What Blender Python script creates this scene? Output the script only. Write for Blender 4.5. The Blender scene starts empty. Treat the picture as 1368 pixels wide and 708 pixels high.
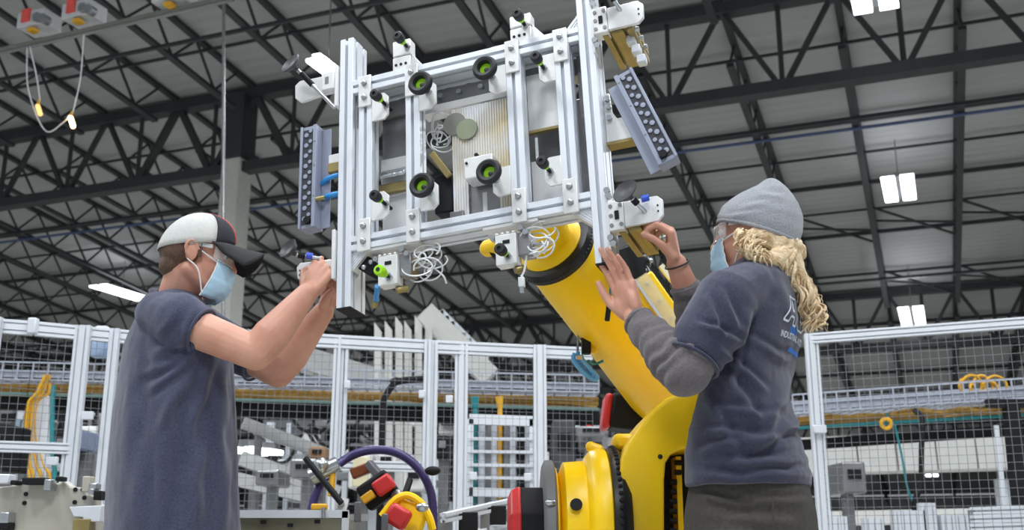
import bpy, bmesh, math, random
import numpy as np
from mathutils import Vector, Matrix, noise
from mathutils.bvhtree import BVHTree
V = Vector
R = math.radians
sc = bpy.context.scene
col = sc.collection

# ---------------------------------------------------------------- camera
F_PX = 1437.0
CAM_LOC = V((0, 0, 0.8))
PITCH = R(14.6)
cd = bpy.data.cameras.new('camera')
cam = bpy.data.objects.new('camera', cd)
col.objects.link(cam)
cam.location = CAM_LOC
cam.rotation_euler = (R(90) + PITCH, 0, 0)
cd.sensor_width = 36.0
cd.lens = 36.0 * F_PX / 1368.0
cd.dof.use_dof = True
cd.dof.focus_distance = 2.95
cd.dof.aperture_fstop = 5.2
sc.camera = cam

# ---------------------------------------------------------------- world, lamps, exposure
w = bpy.data.worlds.new('world')
sc.world = w
w.use_nodes = True
w.node_tree.nodes['Background'].inputs[0].default_value = (0.86, 0.93, 1.0, 1)
w.node_tree.nodes['Background'].inputs[1].default_value = 0.62
sc.view_settings.view_transform = 'Standard'
sc.view_settings.look = 'None'
sc.view_settings.gamma = 1
sc.view_settings.exposure = -0.15


def area(x, y, z, sx, sy, power, tilt=(0, 0, 0)):
    l = bpy.data.lights.new('bay_and_fill_lamp', 'AREA')
    l.shape = 'RECTANGLE'
    l.size, l.size_y, l.energy = sx, sy, power
    l.color = (0.93, 0.97, 1.0)
    o = bpy.data.objects.new('bay_and_fill_lamp', l)
    o.location = (x, y, z)
    o.rotation_euler = tilt
    col.objects.link(o)


for lx, ly, le in ((-3.2, 1.2, 330), (2.6, 0.2, 330), (-0.3, -3.0, 330), (0.6, 5.0, 300), (6.0, 5.0, 300), (-6.5, 5.5, 300),
                   (-12, 13, 420), (-2, 14, 420), (9, 13, 420)):
    area(lx, ly, 7.4, 1.6, 1.3, le)
for lx, ly, lz in ((-22, 24, 6.6), (-8, 25, 6.6), (6, 24, 6.6), (20, 22, 6.6), (-30, 42, 5.2), (-8, 42, 5.2), (14, 42, 5.2), (-20, 60, 3.6), (10, 60, 3.4)):
    area(lx, ly, lz, 5, 5, 620)  # wide fill lamps added to brighten floor and roof, no fixtures of their own

# ---------------------------------------------------------------- helpers
random.seed(7)
cp, sp = math.cos(PITCH), math.sin(PITCH)


def ray(u, v):
    return V((0, cp, sp)) * F_PX + V((1, 0, 0)) * (u - 684) + V((0, -sp, cp)) * (354 - v)


def at(u, v, y):            # the point seen there at world depth y
    d = ray(u, v)
    return CAM_LOC + d * (y / d.y)


def atz(u, v, z):           # the point seen there at world height z
    d = ray(u, v)
    return CAM_LOC + d * ((z - CAM_LOC.z) / d.z)


def lin(h):
    h = h.lstrip('#')
    r = []
    for i in (0, 2, 4):
        c = int(h[i:i + 2], 16) / 255
        r.append(c / 12.92 if c < 0.04045 else ((c + 0.055) / 1.055) ** 2.4)
    return (*r, 1)


MATS = {}


def mat(name, hexc, rough=0.5, metal=0.0, var=0.08, scale=12.0, bump=0.0, bscale=60.0, spec=0.5, emit=0.0, emitc=None,
        alpha=1.0, trans=0.0, sheen=0.0, stretch=(1, 1, 1), hex2=None):
    if name in MATS:
        return MATS[name]
    m = bpy.data.materials.new(name)
    m.use_nodes = True
    nt = m.node_tree
    b = nt.nodes['Principled BSDF']
    c = lin(hexc)
    tc = nt.nodes.new('ShaderNodeTexCoord')
    mp = nt.nodes.new('ShaderNodeMapping')
    mp.inputs['Scale'].default_value = stretch
    nt.links.new(tc.outputs['Object'], mp.inputs[0])
    n = nt.nodes.new('ShaderNodeTexNoise')
    n.inputs['Scale'].default_value = scale
    n.inputs['Detail'].default_value = 5
    nt.links.new(mp.outputs[0], n.inputs['Vector'])
    rp = nt.nodes.new('ShaderNodeValToRGB')
    c2 = lin(hex2) if hex2 else tuple(min(1, x * (1 + var)) for x in c[:3]) + (1,)
    c1 = c if hex2 else tuple(x * (1 - var) for x in c[:3]) + (1,)
    rp.color_ramp.elements[0].color, rp.color_ramp.elements[1].color = c1, c2
    rp.color_ramp.elements[0].position, rp.color_ramp.elements[1].position = 0.3, 0.7
    nt.links.new(n.outputs['Fac'], rp.inputs[0])
    nt.links.new(rp.outputs[0], b.inputs['Base Color'])
    b.inputs['Roughness'].default_value = rough
    b.inputs['Metallic'].default_value = metal
    b.inputs['Specular IOR Level'].default_value = spec
    b.inputs['Alpha'].default_value = alpha
    b.inputs['Transmission Weight'].default_value = trans
    if sheen:
        b.inputs['Sheen Weight'].default_value = sheen
    if bump:
        n2 = nt.nodes.new('ShaderNodeTexNoise')
        n2.inputs['Scale'].default_value = bscale
        n2.inputs['Detail'].default_value = 4
        nt.links.new(mp.outputs[0], n2.inputs['Vector'])
        bp = nt.nodes.new('ShaderNodeBump')
        bp.inputs['Strength'].default_value = bump
        bp.inputs['Distance'].default_value = 0.01
        nt.links.new(n2.outputs['Fac'], bp.inputs['Height'])
        nt.links.new(bp.outputs[0], b.inputs['Normal'])
    if emit:
        b.inputs['Emission Color'].default_value = lin(emitc or hexc)
        b.inputs['Emission Strength'].default_value = emit
    MATS[name] = m
    return m


def rotm(axis, deg):
    return Matrix.Rotation(R(deg), 3, axis)


def frame(d, up=(0, 0, 1)):   # columns: side, up', direction
    d = V(d).normalized()
    u = V(up)
    if abs(d.dot(u.normalized())) > 0.995:
        u = V((0, 1, 0)) if abs(d.y) < 0.9 else V((1, 0, 0))
    s = u.cross(d).normalized()
    u2 = d.cross(s).normalized()
    return s, u2, d


W2L = {}


class MB:
    def __init__(self):
        self.v, self.f = [], []

    def add(self, vs, fs):
        o = len(self.v)
        self.v += [V(p) for p in vs]
        self.f += [[i + o for i in f] for f in fs]
        return self

    def box(self, c, s, rot=None):
        c = V(c)
        vs = []
        for z in (-.5, .5):
            for x, y in ((-.5, -.5), (.5, -.5), (.5, .5), (-.5, .5)):
                p = V((x * s[0], y * s[1], z * s[2]))
                vs.append(c + (rot @ p if rot else p))
        return self.add(vs, [(3, 2, 1, 0), (4, 5, 6, 7), (0, 1, 5, 4), (1, 2, 6, 5), (2, 3, 7, 6), (3, 0, 4, 7)])

    def span(self, a, b):       # axis-aligned box between two corners
        a, b = V(a), V(b)
        return self.box((a + b) / 2, [abs(x) for x in (b - a)])

    def bar(self, p, q, w_, h_=None, up=(0, 0, 1)):
        p, q = V(p), V(q)
        s, u, d = frame(q - p, up)
        m = Matrix((s, u, d)).transposed()
        return self.box((p + q) / 2, (w_, h_ or w_, (q - p).length), m)

    def extr(self, poly, p, q, up=(0, 0, 1)):    # 2-D outline swept from p to q
        p, q = V(p), V(q)
        s, u, d = frame(q - p, up)
        n = len(poly)
        vs = [p + s * x + u * y for x, y in poly] + [q + s * x + u * y for x, y in poly]
        fs = [(i, (i + 1) % n, (i + 1) % n + n, i + n) for i in range(n)]
        fs += [tuple(range(n - 1, -1, -1)), tuple(range(n, 2 * n))]
        return self.add(vs, fs)

    def prism(self, poly, y0, y1):             # outline in x and z, thickness along y
        n = len(poly)
        vs = [(x, y0, z) for x, z in poly] + [(x, y1, z) for x, z in poly]
        fs = [(i, (i + 1) % n, (i + 1) % n + n, i + n) for i in range(n)] + [tuple(range(n - 1, -1, -1)), tuple(range(n, 2 * n))]
        return self.add(vs, fs)

    def cyl(self, p, q, r0, r1=None, n=16):
        return self.lathe([(r0, 0), (r0 if r1 is None else r1, (V(q) - V(p)).length)], p, V(q) - V(p), n)

    def lathe(self, prof, p, axis, n=20):        # prof: (radius, height) closed by caps
        p = V(p)
        s, u, d = frame(axis)
        vs, fs = [], []
        for r, h in prof:
            for i in range(n):
                a = 2 * math.pi * i / n
                vs.append(p + d * h + (s * math.cos(a) + u * math.sin(a)) * r)
        for k in range(len(prof) - 1):
            for i in range(n):
                j = (i + 1) % n
                fs.append((k * n + i, k * n + j, k * n + n + j, k * n + n + i))
        fs.append(tuple(range(n - 1, -1, -1)))
        fs.append(tuple(range((len(prof) - 1) * n, len(prof) * n)))
        return self.add(vs, fs)

    def tube(self, pts, r, n=8, rr=None):
        pts = [V(p) for p in pts]
        vs, fs = [], []
        prev = None
        for k, p in enumerate(pts):
            t = (pts[min(k + 1, len(pts) - 1)] - pts[max(k - 1, 0)]).normalized()
            if prev is None:
                s, u, _ = frame(t)
            else:
                s = (prev - t * prev.dot(t)).normalized()
                u = t.cross(s)
            prev = s
            rad = rr[k] if rr else r
            for i in range(n):
                a = 2 * math.pi * i / n
                vs.append(p + (s * math.cos(a) + u * math.sin(a)) * rad)
        for k in range(len(pts) - 1):
            for i in range(n):
                j = (i + 1) % n
                fs.append((k * n + i, k * n + j, k * n + n + j, k * n + n + i))
        fs.append(tuple(range(n - 1, -1, -1)))
        fs.append(tuple(range((len(pts) - 1) * n, len(pts) * n)))
        return self.add(vs, fs)

    def ell(self, c, r, rot=None, n=18, m=10):
        c = V(c)
        r = (r, r, r) if isinstance(r, (int, float)) else r
        vs, fs = [], []
        for k in range(1, m):
            t = math.pi * k / m
            for i in range(n):
                a = 2 * math.pi * i / n
                p = V((r[0] * math.sin(t) * math.cos(a), r[1] * math.sin(t) * math.sin(a), r[2] * math.cos(t)))
                vs.append(c + (rot @ p if rot else p))
        top, bot = V((0, 0, r[2])), V((0, 0, -r[2]))
        vs += [c + (rot @ top if rot else top), c + (rot @ bot if rot else bot)]
        T, B = len(vs) - 2, len(vs) - 1
        for k in range(m - 2):
            for i in range(n):
                j = (i + 1) % n
                fs.append((k * n + i, k * n + n + i, k * n + n + j, k * n + j))
        for i in range(n):
            j = (i + 1) % n
            fs.append((T, i, j))
            fs.append((B, (m - 2) * n + j, (m - 2) * n + i))
        return self.add(vs, fs)

    def cap(self, p, q, r0, r1=None, n=14, m=5):     # a tapered limb with round ends
        p, q = V(p), V(q)
        r1 = r0 if r1 is None else r1
        L = (q - p).length
        prof = []
        for k in range(m):
            a = -math.pi / 2 + (math.pi / 2) * (k + .35) / m
            prof.append((r0 * math.cos(a), r0 * math.sin(a)))
        prof.append((r0, 0))
        prof.append((r1, L))
        for k in range(1, m + 1):
            a = (math.pi / 2) * (k - .35) / m
            prof.append((r1 * math.cos(a), L + r1 * math.sin(a)))
        return self.lathe(prof, p, q - p if L > 1e-6 else (0, 0, 1), n)

    def torus(self, c, axis, r, rr, n=24, m=8, arc=(0, 360)):
        c = V(c)
        s, u, d = frame(axis)
        full = arc[1] - arc[0] >= 360
        pts = [c + (s * math.cos(R(arc[0] + (arc[1] - arc[0]) * i / n)) + u * math.sin(R(arc[0] + (arc[1] - arc[0]) * i / n))) * r
               for i in range(n + 1)]
        return self.tube(pts, rr, m)

    def rings(self, rs, close=True):          # rs: list of equal-length point loops
        n = len(rs[0])
        vs = [p for r in rs for p in r]
        fs = []
        for k in range(len(rs) - 1):
            for i in range(n):
                j = (i + 1) % n
                fs.append((k * n + i, k * n + j, k * n + n + j, k * n + n + i))
        if close:
            fs.append(tuple(range(n - 1, -1, -1)))
            fs.append(tuple(range((len(rs) - 1) * n, len(rs) * n)))
        return self.add(vs, fs)

    def grid(self, rows):                     # an open sheet
        n = len(rows[0])
        vs = [p for r in rows for p in r]
        fs = [(k * n + i, k * n + i + 1, k * n + n + i + 1, k * n + n + i) for k in range(len(rows) - 1) for i in range(n - 1)]
        return self.add(vs, fs)

    def mesh(self, name, inv=None):
        me = bpy.data.meshes.new(name)
        vs = [inv @ p for p in self.v] if inv else self.v
        me.from_pydata([tuple(p) for p in vs], [], self.f)
        me.update()
        return me

    def build(self, name, m, parent=None, world=True, smooth=True, bevel=0.0, kind=None, solid=0.0, label=None, fix=True, sub=0):
        inv = W2L.get(parent.name) if (parent is not None and world) else None
        me = self.mesh(name, inv)
        if fix:
            bm = bmesh.new()
            bm.from_mesh(me)
            bmesh.ops.recalc_face_normals(bm, faces=bm.faces[:])
            bm.to_mesh(me)
            bm.free()
        me.materials.append(m)
        if smooth:
            me.polygons.foreach_set('use_smooth', [True] * len(me.polygons))
            me.set_sharp_from_angle(angle=R(38))
        o = bpy.data.objects.new(name, me)
        col.objects.link(o)
        if parent is not None:
            o.parent = parent
            if parent.name in W2L:
                W2L[o.name] = W2L[parent.name]
        if solid:
            md = o.modifiers.new('solid', 'SOLIDIFY')
            md.thickness = solid
            md.offset = 0
        if bevel:
            md = o.modifiers.new('bevel', 'BEVEL')
            md.width = bevel
            md.segments = 2
            md.limit_method = 'ANGLE'
        if sub:
            md = o.modifiers.new('sub', 'SUBSURF')
            md.levels = md.render_levels = sub
        if kind:
            o['kind'] = kind
        if label:
            o['label'] = label
        return o


def tag(o, label, cat=None, group=None, kind=None):
    o['label'] = label
    if cat:
        o['category'] = cat
    if group:
        o['group'] = group
    if kind:
        o['kind'] = kind
    return o


def thing(name, label, cat, loc=(0, 0, 0), rot=None, group=None, kind=None):
    o = bpy.data.objects.new(name, None)
    o.empty_display_size = 0.1
    col.objects.link(o)
    o.location = loc
    m = Matrix.Translation(V(loc))
    if rot is not None:
        o.rotation_euler = rot
        m = m @ rot.to_matrix().to_4x4()
    W2L[o.name] = m.inverted()
    return tag(o, label, cat, group, kind)


def copy_tree(o, parent=None):
    c = o.copy()
    col.objects.link(c)
    if parent is not None:
        c.parent = parent
    for ch in [x for x in bpy.data.objects if x.parent is o]:
        copy_tree(ch, c)
    return c


def remesh(mb, name, voxel, smooth_it=4, fac=0.5):
    """one continuous surface grown over overlapping volumes; returns a mesh"""
    me = mb.mesh(name)
    bm = bmesh.new()
    bm.from_mesh(me)
    bmesh.ops.recalc_face_normals(bm, faces=bm.faces[:])
    bm.to_mesh(me)
    bm.free()
    o = bpy.data.objects.new(name, me)
    col.objects.link(o)
    md = o.modifiers.new('r', 'REMESH')
    md.mode = 'VOXEL'
    md.voxel_size = voxel
    if smooth_it:
        s = o.modifiers.new('s', 'SMOOTH')
        s.iterations = smooth_it
        s.factor = fac
    dg = bpy.context.evaluated_depsgraph_get()
    out = bpy.data.meshes.new_from_object(o.evaluated_get(dg))
    bpy.data.objects.remove(o)
    bpy.data.meshes.remove(me)
    out.name = name
    return out


def link_mesh(me, name, m, parent, smooth=True, label=None):
    inv = W2L.get(parent.name)
    if inv:
        me.transform(inv)
    me.materials.clear()
    me.materials.append(m)
    me.polygons.foreach_set('use_smooth', [smooth] * len(me.polygons))
    o = bpy.data.objects.new(name, me)
    col.objects.link(o)
    o.parent = parent
    W2L[o.name] = inv
    if label:
        o['label'] = label
    return o


def displace(me, fn):
    n = len(me.vertices)
    co = np.empty(n * 3, np.float32)
    me.vertices.foreach_get('co', co)
    no = np.empty(n * 3, np.float32)
    me.vertices.foreach_get('normal', no)
    co, no = co.reshape(-1, 3), no.reshape(-1, 3)
    d = np.array([fn(V(c), V(k)) for c, k in zip(co.tolist(), no.tolist())], np.float32)
    co = co + no * d[:, None]
    me.vertices.foreach_set('co', co.ravel())
    me.update()


def spline(pts, n=8):          # Catmull-Rom through points
    P = [V(p) for p in pts]
    P = [P[0] * 2 - P[1]] + P + [P[-1] * 2 - P[-2]]
    out = []
    for i in range(1, len(P) - 2):
        for k in range(n):
            t = k / n
            a, b, c, d = P[i - 1], P[i], P[i + 1], P[i + 2]
            out.append(0.5 * ((2 * b) + (c - a) * t + (2 * a - 5 * b + 4 * c - d) * t * t + (3 * b - a - 3 * c + d) * t ** 3))
    out.append(P[-2])
    return out


def slot_poly(w_, h_, unit=0.045):     # T-slot extrusion outline, slots centred on every unit
    T = [(-5, 0), (-5, -4.5), (-9, -4.5), (-9, -8), (-5, -12), (5, -12), (9, -8), (9, -4.5), (5, -4.5), (5, 0)]
    k = unit / 0.045 / 1000
    out = []

    def side(p, d, nrm, length):
        cnt = max(1, round(length / unit))
        for i in range(cnt):
            s = -length / 2 + length * (i + .5) / cnt
            for a, b in T:
                out.append((p[0] + d[0] * (s + a * k) + nrm[0] * b * k, p[1] + d[1] * (s + a * k) + nrm[1] * b * k))
    c = 0.0015
    x, y = w_ / 2, h_ / 2
    out.append((-x + c, -y)); side((0, -y), (1, 0), (0, -1), w_); out.append((x - c, -y))
    out.append((x, -y + c)); side((x, 0), (0, 1), (1, 0), h_); out.append((x, y - c))
    out.append((x - c, y)); side((0, y), (-1, 0), (0, 1), w_); out.append((-x + c, y))
    out.append((-x, y - c)); side((-x, 0), (0, -1), (-1, 0), h_); out.append((-x, -y + c))
    return out


M_ALU = mat('anodised_aluminium', '#d9dde4', rough=0.42, metal=0.35, var=0.04, scale=5, stretch=(8, 8, 0.6))
M_WHITE = mat('brushed_plate', '#dcdcdc', rough=0.38, metal=0.25, var=0.05, scale=20)
M_ZINC = mat('zinc_steel', '#b4b8bc', rough=0.28, metal=0.9, var=0.1, scale=40)
M_GREY = mat('grey_steel', '#8c8c8e', rough=0.35, metal=0.7, var=0.12, scale=16)
M_BLACK = mat('black_rubber', '#15161a', rough=0.55, var=0.15, scale=30)
M_BLACKP = mat('black_plastic', '#1a1a1d', rough=0.6, var=0.1, spec=0.2)
M_GREEN = mat('lime_plastic', '#9ad81c', rough=0.45, var=0.06)
M_BRASSREFL = mat('brass_and_reflected_yellow', '#948455', rough=0.4, metal=0.5, var=0.15, scale=18)  # brass for fittings; on aluminium parts a painted reflection of the yellow robot
M_YELLOW = mat('robot_yellow', '#fbce0a', rough=0.38, var=0.04, scale=4, bump=0.03, bscale=90)
M_RED = mat('red_paint', '#c42a2c', rough=0.4)
M_BLUEH = mat('blue_hose', '#2d86c8', rough=0.35)
M_STEELDK = mat('dark_roof_steel', '#343538', rough=0.6, metal=0.1, var=0.12, scale=3)
M_PIPE = mat('white_powder_coat', '#cfd3da', rough=0.45, metal=0.1, var=0.03)
M_CLEARW = mat('clear_cable', '#d4d6d8', rough=0.3, var=0.05)
M_TEAL = mat('teal_cable', '#187a80', rough=0.5)
M_CABLEY = mat('yellow_cable', '#d8a21c', rough=0.5)
M_BEIGE = mat('beige_machine_paint', '#a9a59a', rough=0.45, var=0.06, scale=6)
M_ORANGE = mat('orange_plastic', '#d87a22', rough=0.5)
# ================================================================ the hall
AZ = R(21.8)
AX = V((math.sin(AZ), math.cos(AZ), 0))         # away along the joists
BX = V((math.cos(AZ), -math.sin(AZ), 0))        # along the trusses, to the right
JX = AX - BX * 0.014
Z17, SLOPE = 9.82, 0.105


def roof_z(a):
    return Z17 - SLOPE * (a - 16.95)


def hall(a, b, z):
    return AX * a + BX * b + V((0, 0, z))


M_DECK = bpy.data.materials.new('roof_deck')
M_DECK.use_nodes = True
_nt = M_DECK.node_tree
_b = _nt.nodes['Principled BSDF']
_tc = _nt.nodes.new('ShaderNodeTexCoord')
_mp = _nt.nodes.new('ShaderNodeMapping')
_mp.inputs['Rotation'].default_value = (0, 0, AZ)
_nt.links.new(_tc.outputs['Object'], _mp.inputs[0])
_wv = _nt.nodes.new('ShaderNodeTexWave')
_wv.bands_direction = 'Y'
_wv.inputs['Scale'].default_value = 1.05
_wv.inputs['Distortion'].default_value = 0.0
_nt.links.new(_mp.outputs[0], _wv.inputs['Vector'])
_ns = _nt.nodes.new('ShaderNodeTexNoise')
_ns.inputs['Scale'].default_value = 0.35
_nt.links.new(_mp.outputs[0], _ns.inputs['Vector'])
_rp = _nt.nodes.new('ShaderNodeValToRGB')
_rp.color_ramp.elements[0].color, _rp.color_ramp.elements[1].color = lin('#a2a2a1'), lin('#b3b3b2')
_nt.links.new(_ns.outputs['Fac'], _rp.inputs[0])
_nt.links.new(_rp.outputs[0], _b.inputs['Base Color'])
_bp = _nt.nodes.new('ShaderNodeBump')
_bp.inputs['Strength'].default_value = 0.25
_bp.inputs['Distance'].default_value = 0.05
_nt.links.new(_wv.outputs['Fac'], _bp.inputs['Height'])
_nt.links.new(_bp.outputs[0], _b.inputs['Normal'])
_b.inputs['Roughness'].default_value = 0.6

floor = MB().span((-75, -12, -0.1), (45, 95, 0)).build('floor', mat('concrete_floor', '#b4b4b0', rough=0.5, var=0.1, scale=0.8), smooth=False)
tag(floor, 'grey concrete factory floor', kind='structure')
A0, A1, B0, B1 = -2.0, 74.0, -62.0, 24.0
rq = [hall(a, b, roof_z(a) + dz) for dz in (0.06, 0.3) for a, b in ((A0, B0), (A0, B1), (A1, B1), (A1, B0))]
ceiling = MB().add(rq, [(0, 1, 2, 3), (7, 6, 5, 4), (0, 4, 5, 1), (1, 5, 6, 2), (2, 6, 7, 3), (3, 7, 4, 0)]).build('ceiling', M_DECK, smooth=False)
tag(ceiling, 'grey corrugated metal roof deck sloping down to the back of the hall', kind='structure')
M_WALLP = mat('wall_panel', '#9a9b9c', rough=0.6, var=0.06, scale=0.6)


def wall(name, p, q, zt, label):
    m = MB()
    d = (q - p).normalized()
    n = V((-d.y, d.x, 0)) * 0.12
    vs = [p, q, q + n, p + n]
    m.add([V((a.x, a.y, 0)) for a in vs] + [V((a.x, a.y, z)) for a, z in zip(vs, (zt[0], zt[1], zt[1], zt[0]))],
          [(3, 2, 1, 0), (4, 5, 6, 7), (0, 1, 5, 4), (1, 2, 6, 5), (2, 3, 7, 6), (3, 0, 4, 7)])
    tag(m.build(name, M_WALLP, smooth=False), label, kind='structure')


wall('wall_back', hall(A1 - .2, B0, 0), hall(A1 - .2, B1, 0), (roof_z(A1), roof_z(A1)), 'pale grey back wall of the hall')
wall('wall_left', hall(6, B0 + .2, 0), hall(A1, B0 + .2, 0), (roof_z(6), roof_z(A1)), 'pale grey left wall of the hall')
wall('wall_right', hall(A1, B1 - .2, 0), hall(10, B1 - .2, 0), (roof_z(A1), roof_z(10)), 'pale grey right wall of the hall')

# joists: parts of the roof, each with a zigzag web; trusses cross under them
def joist(b, a0, a1):
    def pt(a, dz):
        p = AX * a + BX * (b - 0.014 * (a - 27))
        return V((p.x, p.y, roof_z(a) + dz))
    m = MB()
    m.bar(pt(a0, 0), pt(a1, 0), 0.12, 0.08)
    j = m.build('roof_joist', M_STEELDK, ceiling, smooth=False)
    m = MB()
    m.bar(pt(a0 + .6, -.75), pt(a1 - .6, -.75), 0.13, 0.07)
    m.build('bottom_chord', M_STEELDK, j, smooth=False)
    m = MB()
    n = int((a1 - a0 - 1.2) / 0.62)
    st = (a1 - a0 - 1.2) / n
    for k in range(n):
        a = a0 + .6 + k * st
        m.bar(pt(a, -.72 if k % 2 == 0 else -.04), pt(a + st, -.04 if k % 2 == 0 else -.72), 0.04)
    m.build('web', M_STEELDK, j, smooth=False)


J0 = 0.75
for k in range(-26, 6):
    b = J0 + 1.9 * k
    for a0, a1 in ((1.0, 16.85), (17.05, 32.85), (33.05, 48.85), (49.05, 73.0)):
        if (a0 > 40 and (b < -45 or k % 2)) or (a0 < 2 and (b > 3 or b < -34)):
            continue
        joist(b, a0, a1)

# roof trusses
def truss(a, z, depth, w_, b0, b1):
    m = MB()
    m.bar(hall(a, b0, z), hall(a, b1, z), 0.3, 0.2)
    t = m.build('roof_truss', M_STEELDK, ceiling, smooth=False)
    m = MB()
    m.bar(hall(a, b0, z - depth), hall(a, b1, z - depth), 0.28, 0.2)
    m.build('bottom_chord', M_STEELDK, t, smooth=False)
    k0, k1 = math.ceil((b0 - J0) / 1.9), math.floor((b1 - J0) / 1.9)
    for k in range(k0, k1 + 1):
        b = J0 + 1.9 * k - .014 * (a - 27)
        sx = (0.13 if k % 4 < 2 else 0.09) if b < -6 else 0.085
        for s in (-1, 1):
            m = MB()
            m.bar(hall(a, b + s * .06, z - .08), hall(a, b + s * .88, z - depth + .08), sx * w_, sx * w_)
            m.build('web_member', M_STEELDK, t, smooth=False)
        m = MB()
        m.bar(hall(a, b + .95, z - .08), hall(a, b + .95, z - depth + .08), 0.07 * w_)
        m.build('web_member', M_STEELDK, t, smooth=False)


truss(16.95, roof_z(16.95) - .12, 1.58, 1.0, -31, 8)
truss(32.95, roof_z(32.95) - .12, 1.58, 1.1, -46, 13)
truss(48.95, roof_z(48.95) - .12, 1.58, 1.2, -44, 16)

# bridging angles across the joists
for a, dz, s in ((5.6, -.74, .06), (8.4, -.74, .06), (11.2, -.74, .06), (13.9, -.74, .06), (9.8, .0, .05), (12.6, 0., .05), (15.3, 0., .05),
                 (18.7, -.02, .05), (20.2, -.74, .07), (21.75, -.02, .09), (23.3, -.02, .05), (24.9, -.02, .09), (26.5, -.02, .05),
                 (28.05, -.02, .09), (29.6, -.74, .06), (31.2, -.02, .07), (36.1, -.02, .1), (39.3, -.02, .1), (42.4, -.02, .1), (45.6, -.02, .1),
                 (52, -.02, .12), (56, -.02, .12), (60, -.02, .12)):
    lo, hi = (-40, 4) if a < 17 else ((-36, 8) if a < 33 else (-46, 14))
    MB().bar(hall(a, lo, roof_z(a) + dz - .06), hall(a, hi, roof_z(a) + dz - .06), s, s).build('bridging', M_STEELDK, ceiling, smooth=False)
# crossed bracing rods between pairs of joists
for b, a in ((-1.15, 26.3), (0.75, 26.3), (-1.15, 31.0), (0.75, 31.0), (-3.05, 26.3)):
    for s in (0, 1):
        m = MB()
        m.bar(hall(a + s * 1.2, b, roof_z(a) - .12), hall(a + (1 - s) * 1.2, b + 1.9, roof_z(a) - .7), 0.05)
        m.build('cross_brace', M_STEELDK, ceiling, smooth=False)
m = MB()
m.tube([hall(20.6, -30, 8.62), hall(20.6, 9, 8.62)], 0.035)
m.build('conduit', mat('blue_conduit', '#47577f', rough=0.5), ceiling, label='thin blue conduit pipe')
m = MB()
m.tube([hall(30.4, -6, 7.86), hall(30.4, 9, 7.86)], 0.045)
m.build('sprinkler_pipe', M_GREY, ceiling, label='pale sprinkler pipe')

# column
cb = atz(318, 220, 0.0)
cpos = hall(16.95, -12.75, 0)
ct = thing('trim_1', 'pale concrete column with a dark steel upper section left of the frame', None, cpos, kind='structure')
m = MB()
m.box(cpos + V((0, 0, 4.15)), (0.44, 0.44, 8.3), Matrix.Rotation(-AZ, 3, 'Z'))
m.build('column_shaft', mat('column_concrete', '#cfcfc8', rough=0.7, var=0.05), ct, bevel=.03)
m = MB()
m.box(cpos + V((0, 0, 9.0)), (0.5, 0.5, 1.4), Matrix.Rotation(-AZ, 3, 'Z'))
m.build('steel_cap', mat('cap_steel', '#34353c', rough=0.6), ct, bevel=.02)

# hanging lights: each a pair of long diffusers on a wire
M_LED = mat('led_panel', '#ffffff', emit=5.0, emitc='#f2f8ff')
M_LEDN = mat('led_panel_near', '#ffffff', emit=14.0, emitc='#f2f8ff')
lights = [((1201, 252), 21.5, 'hanging light with two bright panels above and right of the woman in the beanie', 1.7),
          ((1167, -11), 14.0, 'hanging light cut by the top edge at upper right', 1.2),
          ((1219, 425), 29.0, 'hanging light just over the right fence rail', 3.0),
          ((1245, 635), 60.0, 'small distant light seen through the right fence panel', 1.6),
          ((163, 391), 31.0, 'large bright hanging light behind the shoulder of the man in the cap', 2.0),
          ((438, 92), 14.0, 'hanging light glaring beside the top of the left aluminium post', 0.7),
          ((343, 603), 10.6, 'white light low behind the man, seen under his elbow', 0.5),
          ((132, 530), 11.2, 'small light behind the left fence, upper of two', 0.35),
          ((117, 547), 11.3, 'small light behind the left fence, lower of two', 0.25)]
for (u, v), y, lab, L in lights:
    c = at(u, v, y)
    t = thing('high_bay_light', lab, 'light', c, group='high bay lights')
    a = c.dot(AX)
    top = roof_z(a)
    ks = .45 if L < .95 else 1
    for s in (-1, 1):
        m = MB()
        m.box(c + BX * s * .185 * ks, (0.27 * ks, L, 0.05), Matrix.Rotation(-AZ, 3, 'Z'))
        m.build('diffuser', M_LED, t, smooth=False, bevel=.01)
    m = MB()
    m.box(c + V((0, 0, .06)), (0.12, L * .9, 0.07), Matrix.Rotation(-AZ, 3, 'Z'))
    m.build('housing', M_GREY, t, smooth=False)
    if c.z < 3:
        m = MB()
        m.tube([c + V((0, .1, .05)), V((c.x, c.y + .1, 0))], 0.02, 6)
        m.build('lamp_post', M_GREY, t)
    elif top > c.z + .2:
        m = MB()
        m.tube([c + V((0, 0, .08)), V((c.x, c.y, top - .02))], 0.012, 6)
        m.build('hanger_wire', M_GREY, t)

# overhead conductor rail, upper left
def hb(u, v, a=9.0):        # the point seen there on the plane a metres away along the joists
    d = ray(u, v)
    return CAM_LOC + d * (a / d.dot(AX))


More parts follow.
